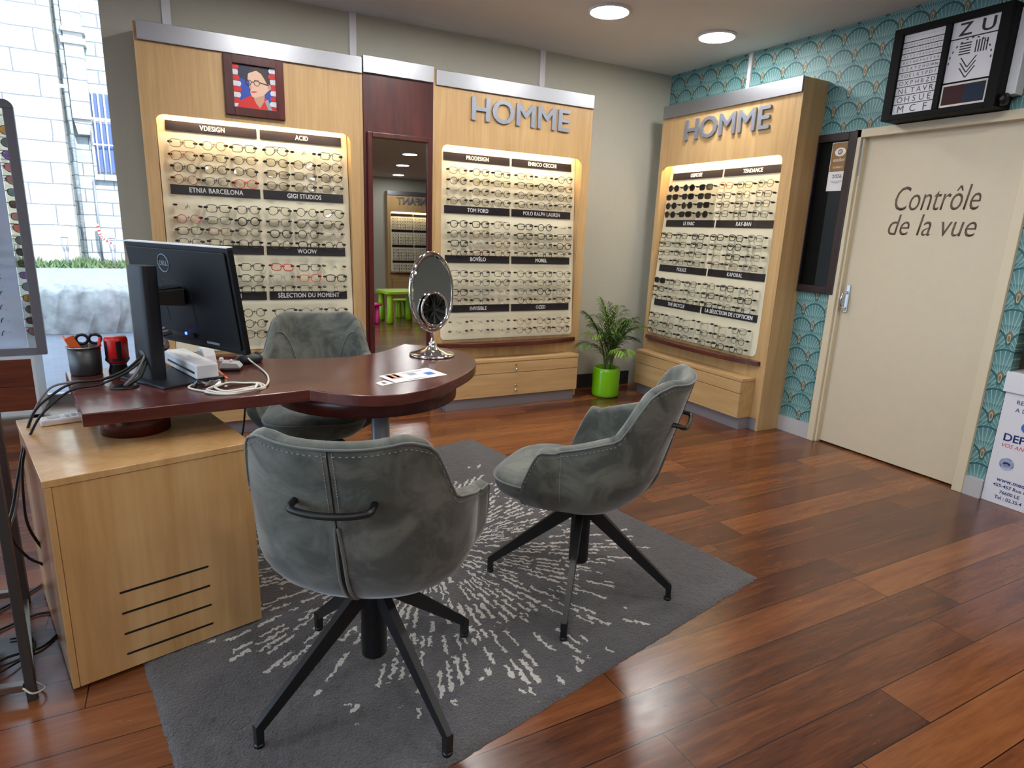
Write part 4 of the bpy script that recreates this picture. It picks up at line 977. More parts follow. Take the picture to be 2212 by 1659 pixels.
MB().cyl((*dl((-3.905, -2.140)), 0.6362), (*dl((-3.905, -2.140)), DT-0.0402), 0.098, MT['mahog'], 40).build('spacer_drum', dk)
cw, cdp, chh = 0.521, 0.64, 0.636
cb = MB().box(0, cw, 0.006, cdp, 0.016, chh-0.020, MT['beech_desk']).box(-0.003, cw+0.003, -0.003, cdp+0.003, chh-0.0198, chh, MT['beech_desk'])
cb.box(0, 0.016, -0.002, 0.006, 0.016, chh-0.02, MT['beech_desk'])
cab = cb.build('pedestal_cabinet', dk, rz=DA, bevel=0.0015)
fp = MB().box(0.017, cw, -0.0005, 0.0058, 0.016, chh-0.0205, MT['beech_desk'])
for i in range(4):
    z = 0.263-i*0.0663; fp.prism(rrect(0.134, 0.372, z-0.0032, z+0.0032, 0.003, 4), -0.0012, -0.0004, MT['black'], 'y')
fp.build('vented_front', dk, rz=DA)
gl = dl((-3.933, -2.037)); MB().lathe([(0.042, DT+0.0002), (0.042, DT+0.004), (0.036, DT+0.006), (0.018, DT+0.006), (0.016, DT+0.0002)], (*gl, 0), MT['black'], 32).build('cable_grommet', dk)

# monitor
ya, ti = -1.022, -0.129
mo = thing('computer_monitor', 'black computer monitor seen from the back on its stand, on the desk', 'monitor', (-3.742, -1.897, DT), ya)
# local: +x along the panel, +y to the screen side
c0 = Vector((-3.855+3.742, -1.947+1.897)); c0 = Vector((c0.x*math.cos(-ya)-c0.y*math.sin(-ya), c0.x*math.sin(-ya)+c0.y*math.cos(-ya)))
zc = 1.034-DT; Mt = Matrix.Translation((0, 0, zc)) @ Matrix.Rotation(ti, 4, 'X').inverted()
Mt = Matrix.Translation((0, 0, zc)) @ Matrix.Rotation(-ti, 4, 'X')
pn = MB(); pn.prism(rrect(-0.30, 0.30, -0.18, 0.18, 0.006), 0.002, 0.022, MT['monitor'], 'y')
pn.prism(rrect(-0.285, 0.285, -0.165, 0.165, 0.01), -0.004, 0.002, MT['monitor'], 'y')
p_ = pn.build('monitor_panel', mo, bevel=0.003); p_.matrix_local = Mt
s_ = MB().prism(rrect(-0.292, 0.292, -0.165, 0.172, 0.003), 0.0222, 0.0228, MT['screen'], 'y').build('screen', mo); s_.matrix_local = Mt
sv = MB().prism(rrect(-0.30, 0.30, 0.1803, 0.1835, 0.001), 0.000, 0.022, MT['whiteplastic'], 'y').build('silver_edge', mo); sv.matrix_local = Mt
lgm = MB().tube([(-0.066+0.031*math.cos(a), -0.0045, 0.114+0.031*math.sin(a)) for a in [2*math.pi*i/40 for i in range(40)]], 0.0016, MT['logo'], 6, closed=True)
me, ww = text_mesh('DELL', MT['logo'], w=0.046, h=0.016, depth=0.0006)
o_ = len(lgm.v); ii = lgm.mi(MT['logo'])
for v in me.vertices: lgm.v.append((v.co.x-0.089, v.co.y-0.0042, v.co.z+0.106))
for q in me.polygons: lgm.f.append([o_+k for k in q.vertices]); lgm.m.append(ii); lgm.s.append(False)
o = lgm.build('maker_emblem', mo); o.matrix_local = Mt
x = MB()
x.tube([(-0.10, -0.0042, 0.055), (0.06, -0.0042, 0.055)], 0.0006, MT['black'], 4).tube([(-0.10, -0.0042, 0.055), (-0.10, -0.0042, -0.10)], 0.0006, MT['black'], 4).tube([(0.06, -0.0042, 0.055), (0.06, -0.0042, -0.10)], 0.0006, MT['black'], 4)
x.box(-0.10, 0.04, -0.012, -0.0042, -0.145, -0.128, MT['black'])
x.box(0.10, 0.17, -0.0048, -0.0042, -0.158, -0.150, MT['logo'])
o = x.build('port_panel', mo); o.matrix_local = Mt
o = MB().prism([(-0.10, 0.001), (-0.02, 0.001), (-0.015, 0.006), (-0.095, 0.006)], -0.030, -0.0042, MT['logo'], 'y').build('release_clip', mo); o.matrix_local = Mt
o = MB().ell((-0.004, -0.012, -0.132), (0.006, 0.004, 0.006), MT['led'], 12, 8).build('blue_led', mo); o.matrix_local = Mt
# stand column with a cable hole, arm and base plate
col = MB(); cx, cyy = c0.x, c0.y
def cyl_ring(z, hx, hy): return [Vector((cx+hx*math.copysign(abs(math.cos(a))**0.35, math.cos(a)), cyy+hy*math.copysign(abs(math.sin(a))**0.5, math.sin(a)), z)) for a in [2*math.pi*i/32 for i in range(32)]]
rings = [cyl_ring(z, 0.050, 0.029) for z in (0.007, 0.02, 0.2, 0.386, 0.391)]
col.grid(rings, MT['monitor2'], closed_u=True, smooth=False); col.add(rings[-1], [tuple(range(32))], MT['monitor2'])
col.build('stand_column', mo, bevel=0.002)
MB().lathe([(0.0001, -0.0305), (0.022, -0.0305), (0.024, -0.0292)], (cx, cyy, 0.085), MT['blk_int'], 28, ax='y').build('cable_hole', mo)
MB().bar((cx, cyy+0.01, zc+0.002), (0, -0.008, zc), 0.055, 0.045, 0.075, 0.06, MT['black']).bar((cx, cyy+0.01, zc+0.0255), (-0.03, -0.008, zc+0.034), 0.05, 0.004, 0.07, 0.004, MT['monitor2']).build('stand_arm', mo, bevel=0.003)
MB().prism(rrect(cx-0.10, cx+0.17, cyy-0.06, cyy+0.17, 0.008), 0.0002, 0.009, MT['monitor2'], 'z').build('stand_base', mo, bevel=0.002)

# cables from the monitor over the desk edge
def cable(name, pts, r, mat, label, n=7, grp=None):
    return tag(MB().tube(smooth_path(pts, n), r, mat, 8).build(name), label, 'cable', grp)
Zt = DT+0.006
cable('cable', [(-3.878, -1.972, 0.842), (-3.93, -1.985, 0.80), (-4.0, -1.985, 0.772), (-4.08, -1.985, 0.765), (-4.135, -2.0, 0.735), (-4.19, -2.01, 0.68), (-4.226, -2.02, 0.575), (-4.262, -2.05, 0.42), (-4.276, -2.1, 0.33), (-4.245, -2.10, 0.24), (-4.205, -2.08, 0.186)], 0.0042, MT['blackcable'], 'black cable nearest the window, drooping over the left end of the desk to the floor', grp='monitor cables')
cable('cable', [(-3.872, -1.978, 0.838), (-3.92, -2.01, 0.80), (-4.0, -2.04, 0.768), (-4.07, -2.06, 0.762), (-4.13, -2.075, 0.72), (-4.175, -2.09, 0.665), (-4.215, -2.10, 0.56), (-4.225, -2.12, 0.43), (-4.222, -2.12, 0.34), (-4.195, -2.10, 0.24), (-4.18, -2.09, 0.19)], 0.0042, MT['blackcable'], 'second black cable, hanging closer to the cabinet in a long loop', grp='monitor cables')
cable('cable', [(-3.876, -1.970, 0.832), (-3.94, -1.97, 0.788), (-4.01, -1.96, 0.764), (-4.09, -1.955, 0.762), (-4.15, -1.97, 0.745), (-4.20, -1.99, 0.66), (-4.235, -2.02, 0.53), (-4.262, -2.06, 0.38), (-4.30, -2.08, 0.28), (-4.30, -2.0, 0.16)], 0.0038, MT['greycable'], 'grey cable bending over the corner of the desk beside the pen cup', grp='monitor cables')
cable('cable', [(-3.868, -1.975, 0.846), (-3.90, -2.01, 0.79), (-3.925, -2.03, 0.765), (-3.933, -2.037, 0.757)], 0.0045, MT['greycable'], 'short grey cable from the stand hole into the desk grommet', grp='monitor cables')
cable('cable', [(-3.866, -1.978, 0.828), (-3.885, -2.02, 0.785), (-3.915, -2.04, 0.765), (-3.930, -2.045, 0.757)], 0.0055, MT['blackcable'], 'short black cable from the stand hole into the desk grommet', grp='monitor cables')
ex = Vector((math.cos(ya), math.sin(ya), 0)); nn = Vector((-math.sin(ya), math.cos(ya), 0))
for k, (u, zz, mt, lab) in enumerate(((-0.085, 0.915, 'greycable', 'topmost grey plug cable'), (-0.068, 0.907, 'greycable', 'second grey plug cable'), (-0.050, 0.900, 'blackcable', 'black plug cable nearest the blue light'))):
    pb = Vector((-3.742, -1.897, 0))+ex*u-nn*0.018
    cable('plug_cable', [(pb.x, pb.y, zz), (pb.x-0.03, pb.y-0.005, zz-0.012), (-3.80, -1.935, 0.875-k*0.006), (-3.835, -1.93, 0.855-k*0.006), (-3.85, -1.915, 0.845-k*0.006)], 0.0055, MT[mt], lab+' in the back of the monitor', grp='plug cables in the monitor')
cable('cable', [(-3.54, -1.74, DT-0.045), (-3.545, -1.72, 0.60), (-3.56, -1.68, 0.45), (-3.60, -1.62, 0.25), (-3.63, -1.60, 0.02)], 0.004, MT['blackcable'], 'thin black cable dropping behind the desk to the floor')

# desk objects
t = thing('pen_cup', 'grey wire-mesh pen cup holding pens and scissors at the left corner of the desk', 'pen cup', (-4.062, -1.790, DT))
MB().lathe([(0.001, 0.0005), (0.046, 0.0005), (0.048, 0.004), (0.050, 0.098), (0.046, 0.098), (0.044, 0.006), (0.001, 0.006)], (0, 0, 0), MT['mesh'], 40).build('cup_body', t)
MB().tube([(0.0505*math.cos(a), 0.0505*math.sin(a), 0.099) for a in [2*math.pi*i/40 for i in range(40)]], 0.003, MT['steel'], 8, closed=True).build('cup_rim', t)
for nm, a, b, r_, mt, lab, cat in (('pencil', (-0.01, 0.0, 0.010), (-0.055, -0.01, 0.142), 0.0045, 'orange', 'orange pencil leaning left in the pen cup', 'pencil'), ('marker_pen', (0.012, 0.01, 0.010), (-0.03, 0.012, 0.135), 0.0065, 'greenp', 'dark green pen in the pen cup', 'pen'),
        ('marker_pen', (0.03, -0.01, 0.011), (0.052, -0.01, 0.130), 0.0065, 'red', 'red pen leaning right in the pen cup', 'pen')):
    tag(MB().cyl(Vector((-4.062, -1.790, DT))+Vector(a), Vector((-4.062, -1.790, DT))+Vector(b), r_, MT[mt], 12, r1=r_*0.75).build(nm), lab, cat)
tag(MB().obox((-4.062-0.018, -1.815, DT+0.095), (0.028, 0.008, 0.095), 0.2, MT['orange'], ry=-0.45).build('box_cutter', bevel=0.003), 'orange-pink cutter lying aslant in the pen cup', 'cutter')
scs = MB()
for sg in (-1, 1):
    scs.tube([(-4.047+sg*0.019+0.018*math.cos(a), -1.778, DT+0.122+0.016*math.sin(a)) for a in [2*math.pi*i/20 for i in range(20)]], 0.0052, MT['black'], 8, closed=True)
    scs.bar((-4.047+sg*0.008, -1.778, DT+0.108), (-4.052-sg*0.003, -1.780, DT+0.012), 0.010, 0.004, 0.004, 0.003, MT['steel'], up=(0, 1, 0))
tag(scs.build('scissors'), 'scissors with round black handles standing in the pen cup', 'scissors')
t = thing('label_dispenser', 'red and black dispenser standing beside the pen cup on the desk', 'dispenser', (-3.965, -1.795, DT))
MB().lathe([(0.001, 0.0003), (0.030, 0.0003), (0.032, 0.004), (0.026, 0.030), (0.030, 0.036)], (0, 0, 0), MT['black'], 28).build('dispenser_foot', t)
MB().lathe([(0.030, 0.0362), (0.036, 0.044), (0.037, 0.120), (0.033, 0.130), (0.001, 0.131)], (0, 0, 0), MT['red'], 28).build('dispenser_body', t)
dv = MB()
for sg in (-1, 1):
    rws = [[(0.0378*math.cos(a), 0.0378*math.sin(a), z) for a in [R(250+sg*35-12+24*i/6) for i in range(7)]] for z in (0.055, 0.118)]
    dv.grid(rws, MT['black'])
rws = [[(0.0379*math.cos(a), 0.0379*math.sin(a), z) for a in [R(180+180*i/16) for i in range(17)]] for z in (0.046, 0.056)]; dv.grid(rws, MT['black'])
dv.build('dispenser_window', t)
t = thing('document_scanner', 'slim white document scanner lying on the desk under the monitor', 'scanner', (-3.735, -1.872, DT+0.0092), math.atan2(-1.71+2.03, -3.785+3.685))
sm = MB().box(-0.17, 0.17, -0.038, 0.038, 0.0003, 0.052, MT['whiteplastic']); sm.build('scanner_body', t, bevel=0.006, seg=3)
MB().box(-0.155, 0.125, 0.0381, 0.0387, 0.018, 0.026, MT['black']).build('paper_slot', t); MB().box(-0.01, 0.012, -0.004, 0.004, 0.0522, 0.0528, MT['greyplastic']).build('button', t)
t = thing('desk_charger', 'small grey and white wedge-shaped charging stand at the back of the desk', 'charger', (-3.672, -1.705, DT), R(-60))
MB().prism([(-0.032, 0.0003), (0.032, 0.0003), (0.026, 0.030), (0.010, 0.062), (-0.010, 0.062), (-0.028, 0.030)], -0.03, 0.02, MT['whiteplastic'], 'y').build('charger_body', t, bevel=0.004)
MB().prism([(-0.026, 0.006), (0.024, 0.006), (0.018, 0.030), (0.008, 0.050), (-0.010, 0.050), (-0.022, 0.030)], -0.034, -0.0302, MT['greyplastic'], 'y').build('charger_face', t)
t = thing('card_reader', 'small grey and silver card reader on the desk left of the mouse', 'card reader', (-3.598, -1.872, DT), R(-15))
MB().box(-0.035, 0.035, -0.028, 0.028, 0.0003, 0.010, MT['black']).build('reader_foot', t, bevel=0.002)
MB().prism([(-0.036, 0.0103), (0.036, 0.0103), (0.036, 0.016), (0.024, 0.030), (-0.030, 0.034), (-0.036, 0.020)], -0.027, 0.027, MT['greyplastic'], 'y').build('reader_body', t, bevel=0.003)
MB().box(-0.040, -0.026, -0.012, 0.004, 0.0345, 0.048, MT['whiteplastic']).build('reader_tab', t, bevel=0.003); MB().ell((0.0, 0, 0.036), (0.006, 0.006, 0.005), MT['whiteplastic']).build('reader_button', t)
t = thing('computer_mouse', 'black and silver computer mouse at the back edge of the desk', 'mouse', (-3.525, -1.758, DT), R(20))
ms = MB().ell((0, 0, 0.014), (0.055, 0.034, 0.026), MT['monitor2'], 24, 14); ms.v = [(x_, y_, max(0.0004, z_)) for x_, y_, z_ in ms.v]; ms.build('mouse_shell', t)
MB().ell((-0.004, 0, 0.0205), (0.040, 0.024, 0.0205), MT['logo'], 20, 12).build('mouse_top', t); MB().lathe([(0.001, -0.004), (0.008, -0.004), (0.008, 0.004), (0.001, 0.004)], (0.030, 0, 0.034), MT['black'], 16, ax='y').build('scroll_wheel', t)
tag(MB().bar((-3.651, -1.863, DT+0.005), (-3.624, -2.036, DT+0.005), 0.008, 0.008, 0.008, 0.008, MT['orange']).build('ballpoint_pen', bevel=0.002), 'orange pen lying behind the white scanner', 'pen')
bag = MB(); rw = []
for i in range(9):
    rw.append([(-3.735+0.014*i+random.uniform(-.003, .003), -2.125+0.012*j+0.003*i+random.uniform(-.003, .003), DT+0.004+random.uniform(0, 0.014)*(1 if 0 < i < 8 and 0 < j < 5 else 0)) for j in range(6)])
bag.grid(rw, glass('clear_plastic_film', (225, 228, 232), 0.55, 0.12), smooth=False)
tag(bag.build('plastic_sachet'), 'crumpled clear plastic sachet in front of the scanner', 'plastic bag')
coil = []
for k in range(0, 3*26):
    a = 2*math.pi*k/26; q = 1-0.10*(k//26)+0.05*math.sin(a*0.7+k*0.03); coil.append((-3.605+0.088*q*math.cos(a+0.3)+0.008*math.sin(k*0.31), -2.185+0.062*q*math.sin(a+0.3)+0.006*math.cos(k*0.23), DT+0.004+0.004*(k//26)+0.002*math.sin(k)))
tailp = smooth_path([coil[-1], (-3.55, -2.235, DT+0.010), (-3.508, -2.17, DT+0.006), (-3.490, -2.04, DT+0.006), (-3.500, -1.90, DT+0.006), (-3.528, -1.80, DT+0.02), (-3.535, -1.775, DT+0.036)], 7)
headp = smooth_path([(-3.735, -2.085, DT+0.004), (-3.745, -2.13, DT+0.004), (-3.70, -2.19, DT+0.004), (-3.64, -2.215, DT+0.004), coil[0]], 7)
tag(MB().tube(headp+coil[1:]+tailp[1:], 0.0034, MT['whitecable'], 8).build('coiled_cable'), 'coiled white cable at the front of the desk, tied and trailing to the mouse', 'cable')
def sheet(name, pts, z, label, cat, marks):
    t = thing(name, label, cat, (pts[0][0], pts[0][1], z))
    q = [(p[0]-pts[0][0], p[1]-pts[0][1]) for p in pts]; MB().prism(q, 0, 0.0008, MT['paper']).build('sheet', t)
    def at(u, v): return tuple((1-u)*(1-v)*q[0][k]+u*(1-v)*q[1][k]+u*v*q[2][k]+(1-u)*v*q[3][k] for k in (0, 1))
    m = MB()
    for u0, u1, v0, v1, mt in marks: m.prism([at(u0, v0), at(u1, v0), at(u1, v1), at(u0, v1)], 0.0009, 0.0011, MT[mt])
    m.build('print', t); return t
sheet('flyer', [(-3.111, -2.143), (-3.083, -2.267), (-2.857, -2.200), (-2.889, -2.060)], DT+0.0006, 'white printed flyer with a brown photo strip, in front of the vanity mirror', 'flyer',
      [(0.05, 0.6, 0.08, 0.30, 'skin2'), (0.1, 0.5, 0.10, 0.16, 'hair'), (0.1, 0.5, 0.22, 0.27, 'kraft'), (0.25, 0.5, 0.45, 0.6, 'pgrey'), (0.45, 0.75, 0.72, 0.88, 'bluep'), (0.86, 0.92, 0.28, 0.62, 'pgrey'), (0.15, 0.2, 0.4, 0.8, 'pgrey')])
sheet('business_card', [(-3.152, -2.244), (-3.141, -2.291), (-3.086, -2.268), (-3.112, -2.215)], DT+0.0006, 'small white card beside the flyer on the desk', 'card', [(0.3, 0.7, 0.35, 0.65, 'grey_int')])
t = thing('cordless_phone', 'beige cordless telephone lying on the cabinet beneath the desk top', 'telephone', (-4.105, -1.985, 0.6362), R(14))
MB().box(-0.075, 0.075, -0.024, 0.024, 0.0003, 0.022, MT['cardwhite']).build('phone_body', t, bevel=0.006, seg=3)
MB().box(-0.055, -0.022, -0.015, 0.015, 0.0222, 0.0232, MT['greyplastic']).build('phone_display', t, bevel=0.0004)
for i in range(4):
    for j in range(3): MB().box(-0.008+i*0.018, 0.004+i*0.018, -0.016+j*0.012, -0.007+j*0.012, 0.0222, 0.0236, MT['greyplastic']).build('phone_key', t)

# chrome vanity mirror
t = thing('vanity_mirror', 'chrome oval table mirror with a small round magnifier, on the rounded desk end', 'mirror', (-2.775, -1.815, DT), R(20))
MB().lathe([(0.001, 0.0003), (0.098, 0.0003), (0.101, 0.004), (0.098, 0.009), (0.078, 0.013), (0.060, 0.021), (0.036, 0.027), (0.022, 0.040), (0.013, 0.046), (0.018, 0.053), (0.013, 0.060), (0.008, 0.064)], (0, 0, 0), MT['chrome'], 48).build('mirror_foot', t)
MB().tube(smooth_path([(0, 0, 0.062), (0.002, 0, 0.08), (-0.003, 0, 0.10), (-0.006, 0.0, 0.125)], 5), [0.0075]*15+[0.006], MT['chrome'], 14).build('mirror_stem', t)
OV = Matrix.Translation((-0.004, 0, 0.280)) @ Matrix.Rotation(R(-4), 4, 'X') @ Matrix.Rotation(R(2), 4, 'Y')
a_, b_ = 0.118, 0.166
ov = MB().tube([(a_*math.cos(a), 0, b_*math.sin(a)) for a in [2*math.pi*i/64 for i in range(64)]], 0.0085, MT['chrome'], 12, closed=True).build('oval_frame', t); ov.matrix_local = OV
pl = [[(k*a_*math.cos(a), y, k*b_*math.sin(a)) for a in [2*math.pi*i/64 for i in range(64)]] for k, y in ((0.90, -0.005), (0.995, -0.0015))]
og = MB().grid(pl, MT['mirror'], closed_u=True, smooth=False).add(pl[0], [tuple(range(64))], MT['mirror']).add([(x, 0.004, z) for x, y, z in pl[1]], [tuple(range(63, -1, -1))], MT['chrome']).build('oval_glass', t); og.matrix_local = OV
mgz = -0.075
mr = MB().tube([(0.071*math.cos(a), -0.016, mgz+0.071*math.sin(a)) for a in [2*math.pi*i/48 for i in range(48)]], 0.0055, MT['chrome'], 10, closed=True).build('magnifier_ring', t); mr.matrix_local = OV
mg = MB().lathe([(0.0001, -0.0165), (0.03, -0.0165), (0.069, -0.0165)], (0, 0, mgz), MT['mirror'], 48, ax='y').build('magnifier_glass', t); mg.matrix_local = OV

# ------------------------------------------------------------------ potted palm
t = thing('potted_palm', 'young palm in a glossy lime green pot, in the corner between two displays', 'plant', (-0.665, -0.300, 0))
MB().lathe([(0.001, 0.0005), (0.098, 0.0005), (0.110, 0.010), (0.114, 0.03), (0.114, 0.215), (0.110, 0.238), (0.102, 0.246), (0.096, 0.240), (0.097, 0.205)], (0, 0, 0), MT['lime'], 56).build('pot', t)
MB().lathe([(0.0001, 0.212), (0.05, 0.211), (0.0965, 0.205)], (0, 0, 0), MT['soil'], 32).build('soil', t)
leafm = [flat('palm_leaf_green', (70, 104, 40), 0.45, noise=0.25, nscale=20), flat('palm_leaf_light', (112, 142, 58), 0.45, noise=0.2, nscale=20), flat('palm_leaf_dark', (46, 74, 34), 0.45, noise=0.2, nscale=20)]
stemm = flat('palm_stem', (104, 124, 58), 0.5)
rp = random.Random(11)
def frond(base, az, reach, height, droop, mat):
    m = MB(); d = Vector((math.cos(az), math.sin(az), 0)); sdv = Vector((-math.sin(az), math.cos(az), 0))
    P0 = Vector((*base, 0.20)); n = 22; pts = []
    for i in range(n+1):
        k = i/n; pts.append(P0+d*reach*(k**1.7)+Vector((0, 0, height*(k-droop*k**3.2))))
    m.tube(pts, [0.0042*(1-0.85*i/n)+0.0008 for i in range(n+1)], stemm, 6)
    for i in range(7, n+1):
        k = i/n; tdir = (pts[min(i+1, n)]-pts[i-1]).normalized(); L = 0.155*math.sin(math.pi*min(1, (k-0.30)*1.15+0.12))*rp.uniform(0.85, 1.1)+0.03
        for sg in (-1, 1):
            dirv = (sdv*sg*rp.uniform(.55, .75)+tdir*0.85+Vector((0, 0, rp.uniform(-.05, .12)))).normalized(); wv = dirv.cross(Vector((0, 0, 1))).normalized()*0.0058
            b0 = pts[i]; q1 = b0+dirv*L*0.35+Vector((0, 0, 0.008)); q2 = b0+dirv*L*0.72+Vector((0, 0, -0.012*L/0.12)); q3 = b0+dirv*L+Vector((0, 0, -0.045*L/0.12))
            up = Vector((0, 0, 0.0035))
            m.add([b0, q1+wv, q1+up*0, q1-wv, q2+wv*0.8, q2-up, q2-wv*0.8, q3], [(0, 1, 2), (0, 2, 3), (1, 4, 5, 2), (2, 5, 6, 3), (4, 7, 5), (5, 7, 6)], mat, True)
    return m
specs = [(200, .30, .62, .22), (165, .16, .66, .10), (232, .26, .50, .34), (300, .20, .58, .2), (20, .16, .60, .12), (340, .27, .44, .36), (265, .10, .52, .08), (285, .30, .34, .42), (90, .08, .60, .08), (140, .22, .50, .25), (250, .34, .36, .4), (320, .15, .50, .15), (180, .33, .40, .4), (215, .16, .42, .2), (150, .24, .60, .2), (275, .24, .56, .22), (10, .12, .46, .1), (240, .18, .64, .14), (310, .32, .54, .26), (195, .26, .50, .36)]
for i, (az, re, he, dr_) in enumerate(specs):
    frond((rp.uniform(-.035, .035), rp.uniform(-.035, .035)), R(az+rp.uniform(-8, 8)), re*0.80, he*1.0, dr_, leafm[i % 3]).build('frond', t)

# ------------------------------------------------------------------ sunglasses display in the window
CWX0, CWX1 = -5.30, -4.606
t = thing('window_cabinet', 'low white cabinet with red wood drawers in the shop window', 'cabinet', (CWX0, 0.455, 0))
WC = CWX1-CWX0
cbm = MB().box(0, WC, 0.02, 0.25, 0.045, 0.395, MT['white']).box(0, WC, 0.0, 0.25, 0.395, 0.412, MT['white']).box(0, WC, 0, 0.0198, 0.030, 0.06, MT['white']).box(WC-0.020, WC, 0, 0.0198, 0.06, 0.3948, MT['white']).box(0, 0.02, 0, 0.0198, 0.06, 0.3948, MT['white']); cbm.build('cabinet_body', t, bevel=0.002)
for z0, z1 in ((0.063, 0.218), (0.222, 0.393)): MB().box(0.022, WC-0.023, 0.004, 0.0195, z0, z1, MT['drawerwood']).build('drawer', t, bevel=0.001)
for cx in (0.05, WC-0.05):
    for cyy in (0.05, 0.21): MB().lathe([(0.001, -0.010), (0.022, -0.010), (0.022, 0.010), (0.001, 0.010)], (cx, cyy, 0.0225), MT['black'], 20, ax='y').build('caster', t)
t2 = thing('sunglasses_display', 'tall grey-framed frosted panel carrying sunglasses, on the white cabinet in the window', 'display stand', (CWX0, 0.50, 0.4125))
fh = 1.53
frm = MB(); fl = rrect(0.02, WC+0.062, 0, fh, 0.05, 8, (0, 0, 1, 1)); fi = rrect(0.075, WC+0.016, 0.045, fh-0.055, 0.012, 8)
for (xa, xb, za, zb) in ((0.02, 0.075, 0.0, fh-0.05), (WC+0.010, WC+0.062, 0.0, fh-0.05), (0.07, WC+0.02, 0, 0.045)): frm.box(xa, xb, 0, 0.035, za, zb, MT['greyframe'])
frm.prism(rrect(0.02, WC+0.062, fh-0.0502, fh, 0.045, 8, (0, 0, 1, 1)), 0, 0.035, MT['greyframe'], 'y')
frm.build('display_frame', t2, bevel=0.004)
MB().box(0.076, WC-0.035, 0.008, 0.014, 0.046, fh-0.052, MT['frost']).build('frosted_panel', t2)
MB().box(WC-0.034, WC+0.0095, 0.020, 0.026, 0.046, fh-0.052, MT['acrylic']).build('clear_strip', t2)
sl_ = {n: glass(n+'_sun_lens', c, 0.72, 0.05) for n, c in (('amber', (214, 150, 60)), ('grey', (96, 104, 112)), ('violet', (140, 96, 190)), ('pink', (214, 130, 150)), ('rose', (190, 130, 140)), ('blue', (110, 132, 156)), ('brown', (96, 60, 64)), ('coral', (212, 110, 100)), ('black', (30, 32, 36)), ('green', (64, 88, 86)))}
lens_list = ['amber', 'grey', 'violet', 'pink', 'rose', 'blue', 'brown', 'rose', 'coral', 'grey', 'black', 'green', 'violet', 'blue', 'amber', 'green', 'black', 'rose']
shp = 'rraaasssarsssrsrsa'
ordn = ['topmost', 'second from the top', 'third from the top', 'fourth from the top', 'fifth from the top', 'sixth from the top', 'seventh from the top', 'eighth from the top', 'ninth from the top', 'ninth from the bottom', 'eighth from the bottom', 'seventh from the bottom', 'sixth from the bottom', 'fifth from the bottom', 'fourth from the bottom', 'third from the bottom', 'second from the bottom', 'lowest']
zs_ = [1.775-i*0.0718 for i in range(18)]
for i in range(18):
    fr, L, T, G = spec_meshes(shp[i], 'k' if i % 3 else 'y', False, '')
    t = bpy.data.objects.new('sunglasses', None); COL.objects.link(t)
    t.matrix_world = Matrix.Translation((CWX1-0.040, 0.565, zs_[i])) @ Matrix.Rotation(R(180), 4, 'Z') @ Matrix.Diagonal((1.12, 1.12, 1.12, 1))
    tag(t, '%s-lensed sunglasses in the window display column, %s' % (lens_list[i], ordn[i]), 'sunglasses', 'sunglasses in the window display')
    put('frame_front', fr, t)
    _, L2, _, _ = spec_meshes(shp[i], 'k' if i % 3 else 'y', False, sl_[lens_list[i]])
    for m_ in L2: put('lens', m_, t)
    for m_ in T: put('temple', m_, t)
# temple tips of a second column poking through the frosted sheet belong to glasses hung on its far side
for i in range(8):
    z = 0.56+i*0.082; t = bpy.data.objects.new('sunglasses', None); COL.objects.link(t)
    fr, L, T, G = spec_meshes('s', 'k', i == 1, 'x'); t.matrix_world = Matrix.Translation((-4.815+0.006*i, 0.575, z)) @ Matrix.Rotation(R(180), 4, 'Z')
    tag(t, 'dark sunglasses behind the frosted panel, %s of its inner column' % ['lowest', 'second from the bottom', 'third from the bottom', 'fourth from the bottom', 'fourth from the top', 'third from the top', 'second from the top', 'topmost'][i], 'sunglasses', 'sunglasses behind the frosted panel')
    put('frame_front', fr, t)
    for m_ in L: put('lens', m_, t)
    for sg in (-1, 1):
        put('temple', MB().tube(smooth_path([(sg*0.0675, 0.012, 0.011), (sg*0.067, 0.07, 0.0115), (sg*0.0665, 0.10, 0.009), (sg*0.066, 0.125, -0.008)], 4), 0.0024, gmat['k'], 6).mesh('temple'), t)

# ------------------------------------------------------------------ steel stand, red box and loose cables at the left edge
t = thing('steel_stand', 'brushed steel tube display stand at the left edge of the floor', 'stand', (-4.19, -2.506, 0))
MB().box(-0.012, 0.010, -0.010, 0.012, 0.0, 0.98, MT['darksteel']).build('front_post', t, bevel=0.002)
MB().box(-0.116, -0.094, 0.535, 0.557, 0.0, 0.98, MT['darksteel']).build('rear_post', t, bevel=0.002)
MB().bar((-0.002, 0.013, 0.012), (-0.105, 0.534, 0.012), 0.018, 0.018, 0.018, 0.018, MT['steel']).build('side_rail', t, bevel=0.002)
MB().bar((-0.013, 0.001, 0.045), (-0.55, 0.10, 0.045), 0.022, 0.022, 0.022, 0.022, MT['steel']).build('front_rail', t, bevel=0.002)
MB().bar((-0.117, 0.546, 0.045), (-0.60, 0.60, 0.045), 0.022, 0.022, 0.022, 0.022, MT['steel']).build('rear_rail', t, bevel=0.002)
tag(MB().obox((-4.408, -2.32, 0.42), (0.22, 0.30, 0.72), R(10), MT['red']).build('red_cabinet', bevel=0.004), 'glossy red box behind the steel stand at the left edge', 'box')
tag(MB().obox((-4.41, -2.30, 0.03), (0.16, 0.22, 0.06), R(10), MT['black']).build('black_plinth_box', bevel=0.004), 'black foot block under the red box', 'block')
cable('floor_cable', [(-4.35, -2.12, 0.006), (-4.24, -2.06, 0.006), (-4.16, -2.12, 0.006), (-4.20, -2.26, 0.006), (-4.30, -2.30, 0.012), (-4.42, -2.44, 0.006)], 0.004, MT['blackcable'], 'black cable looping round the foot of the steel stand', grp='loose floor cables')
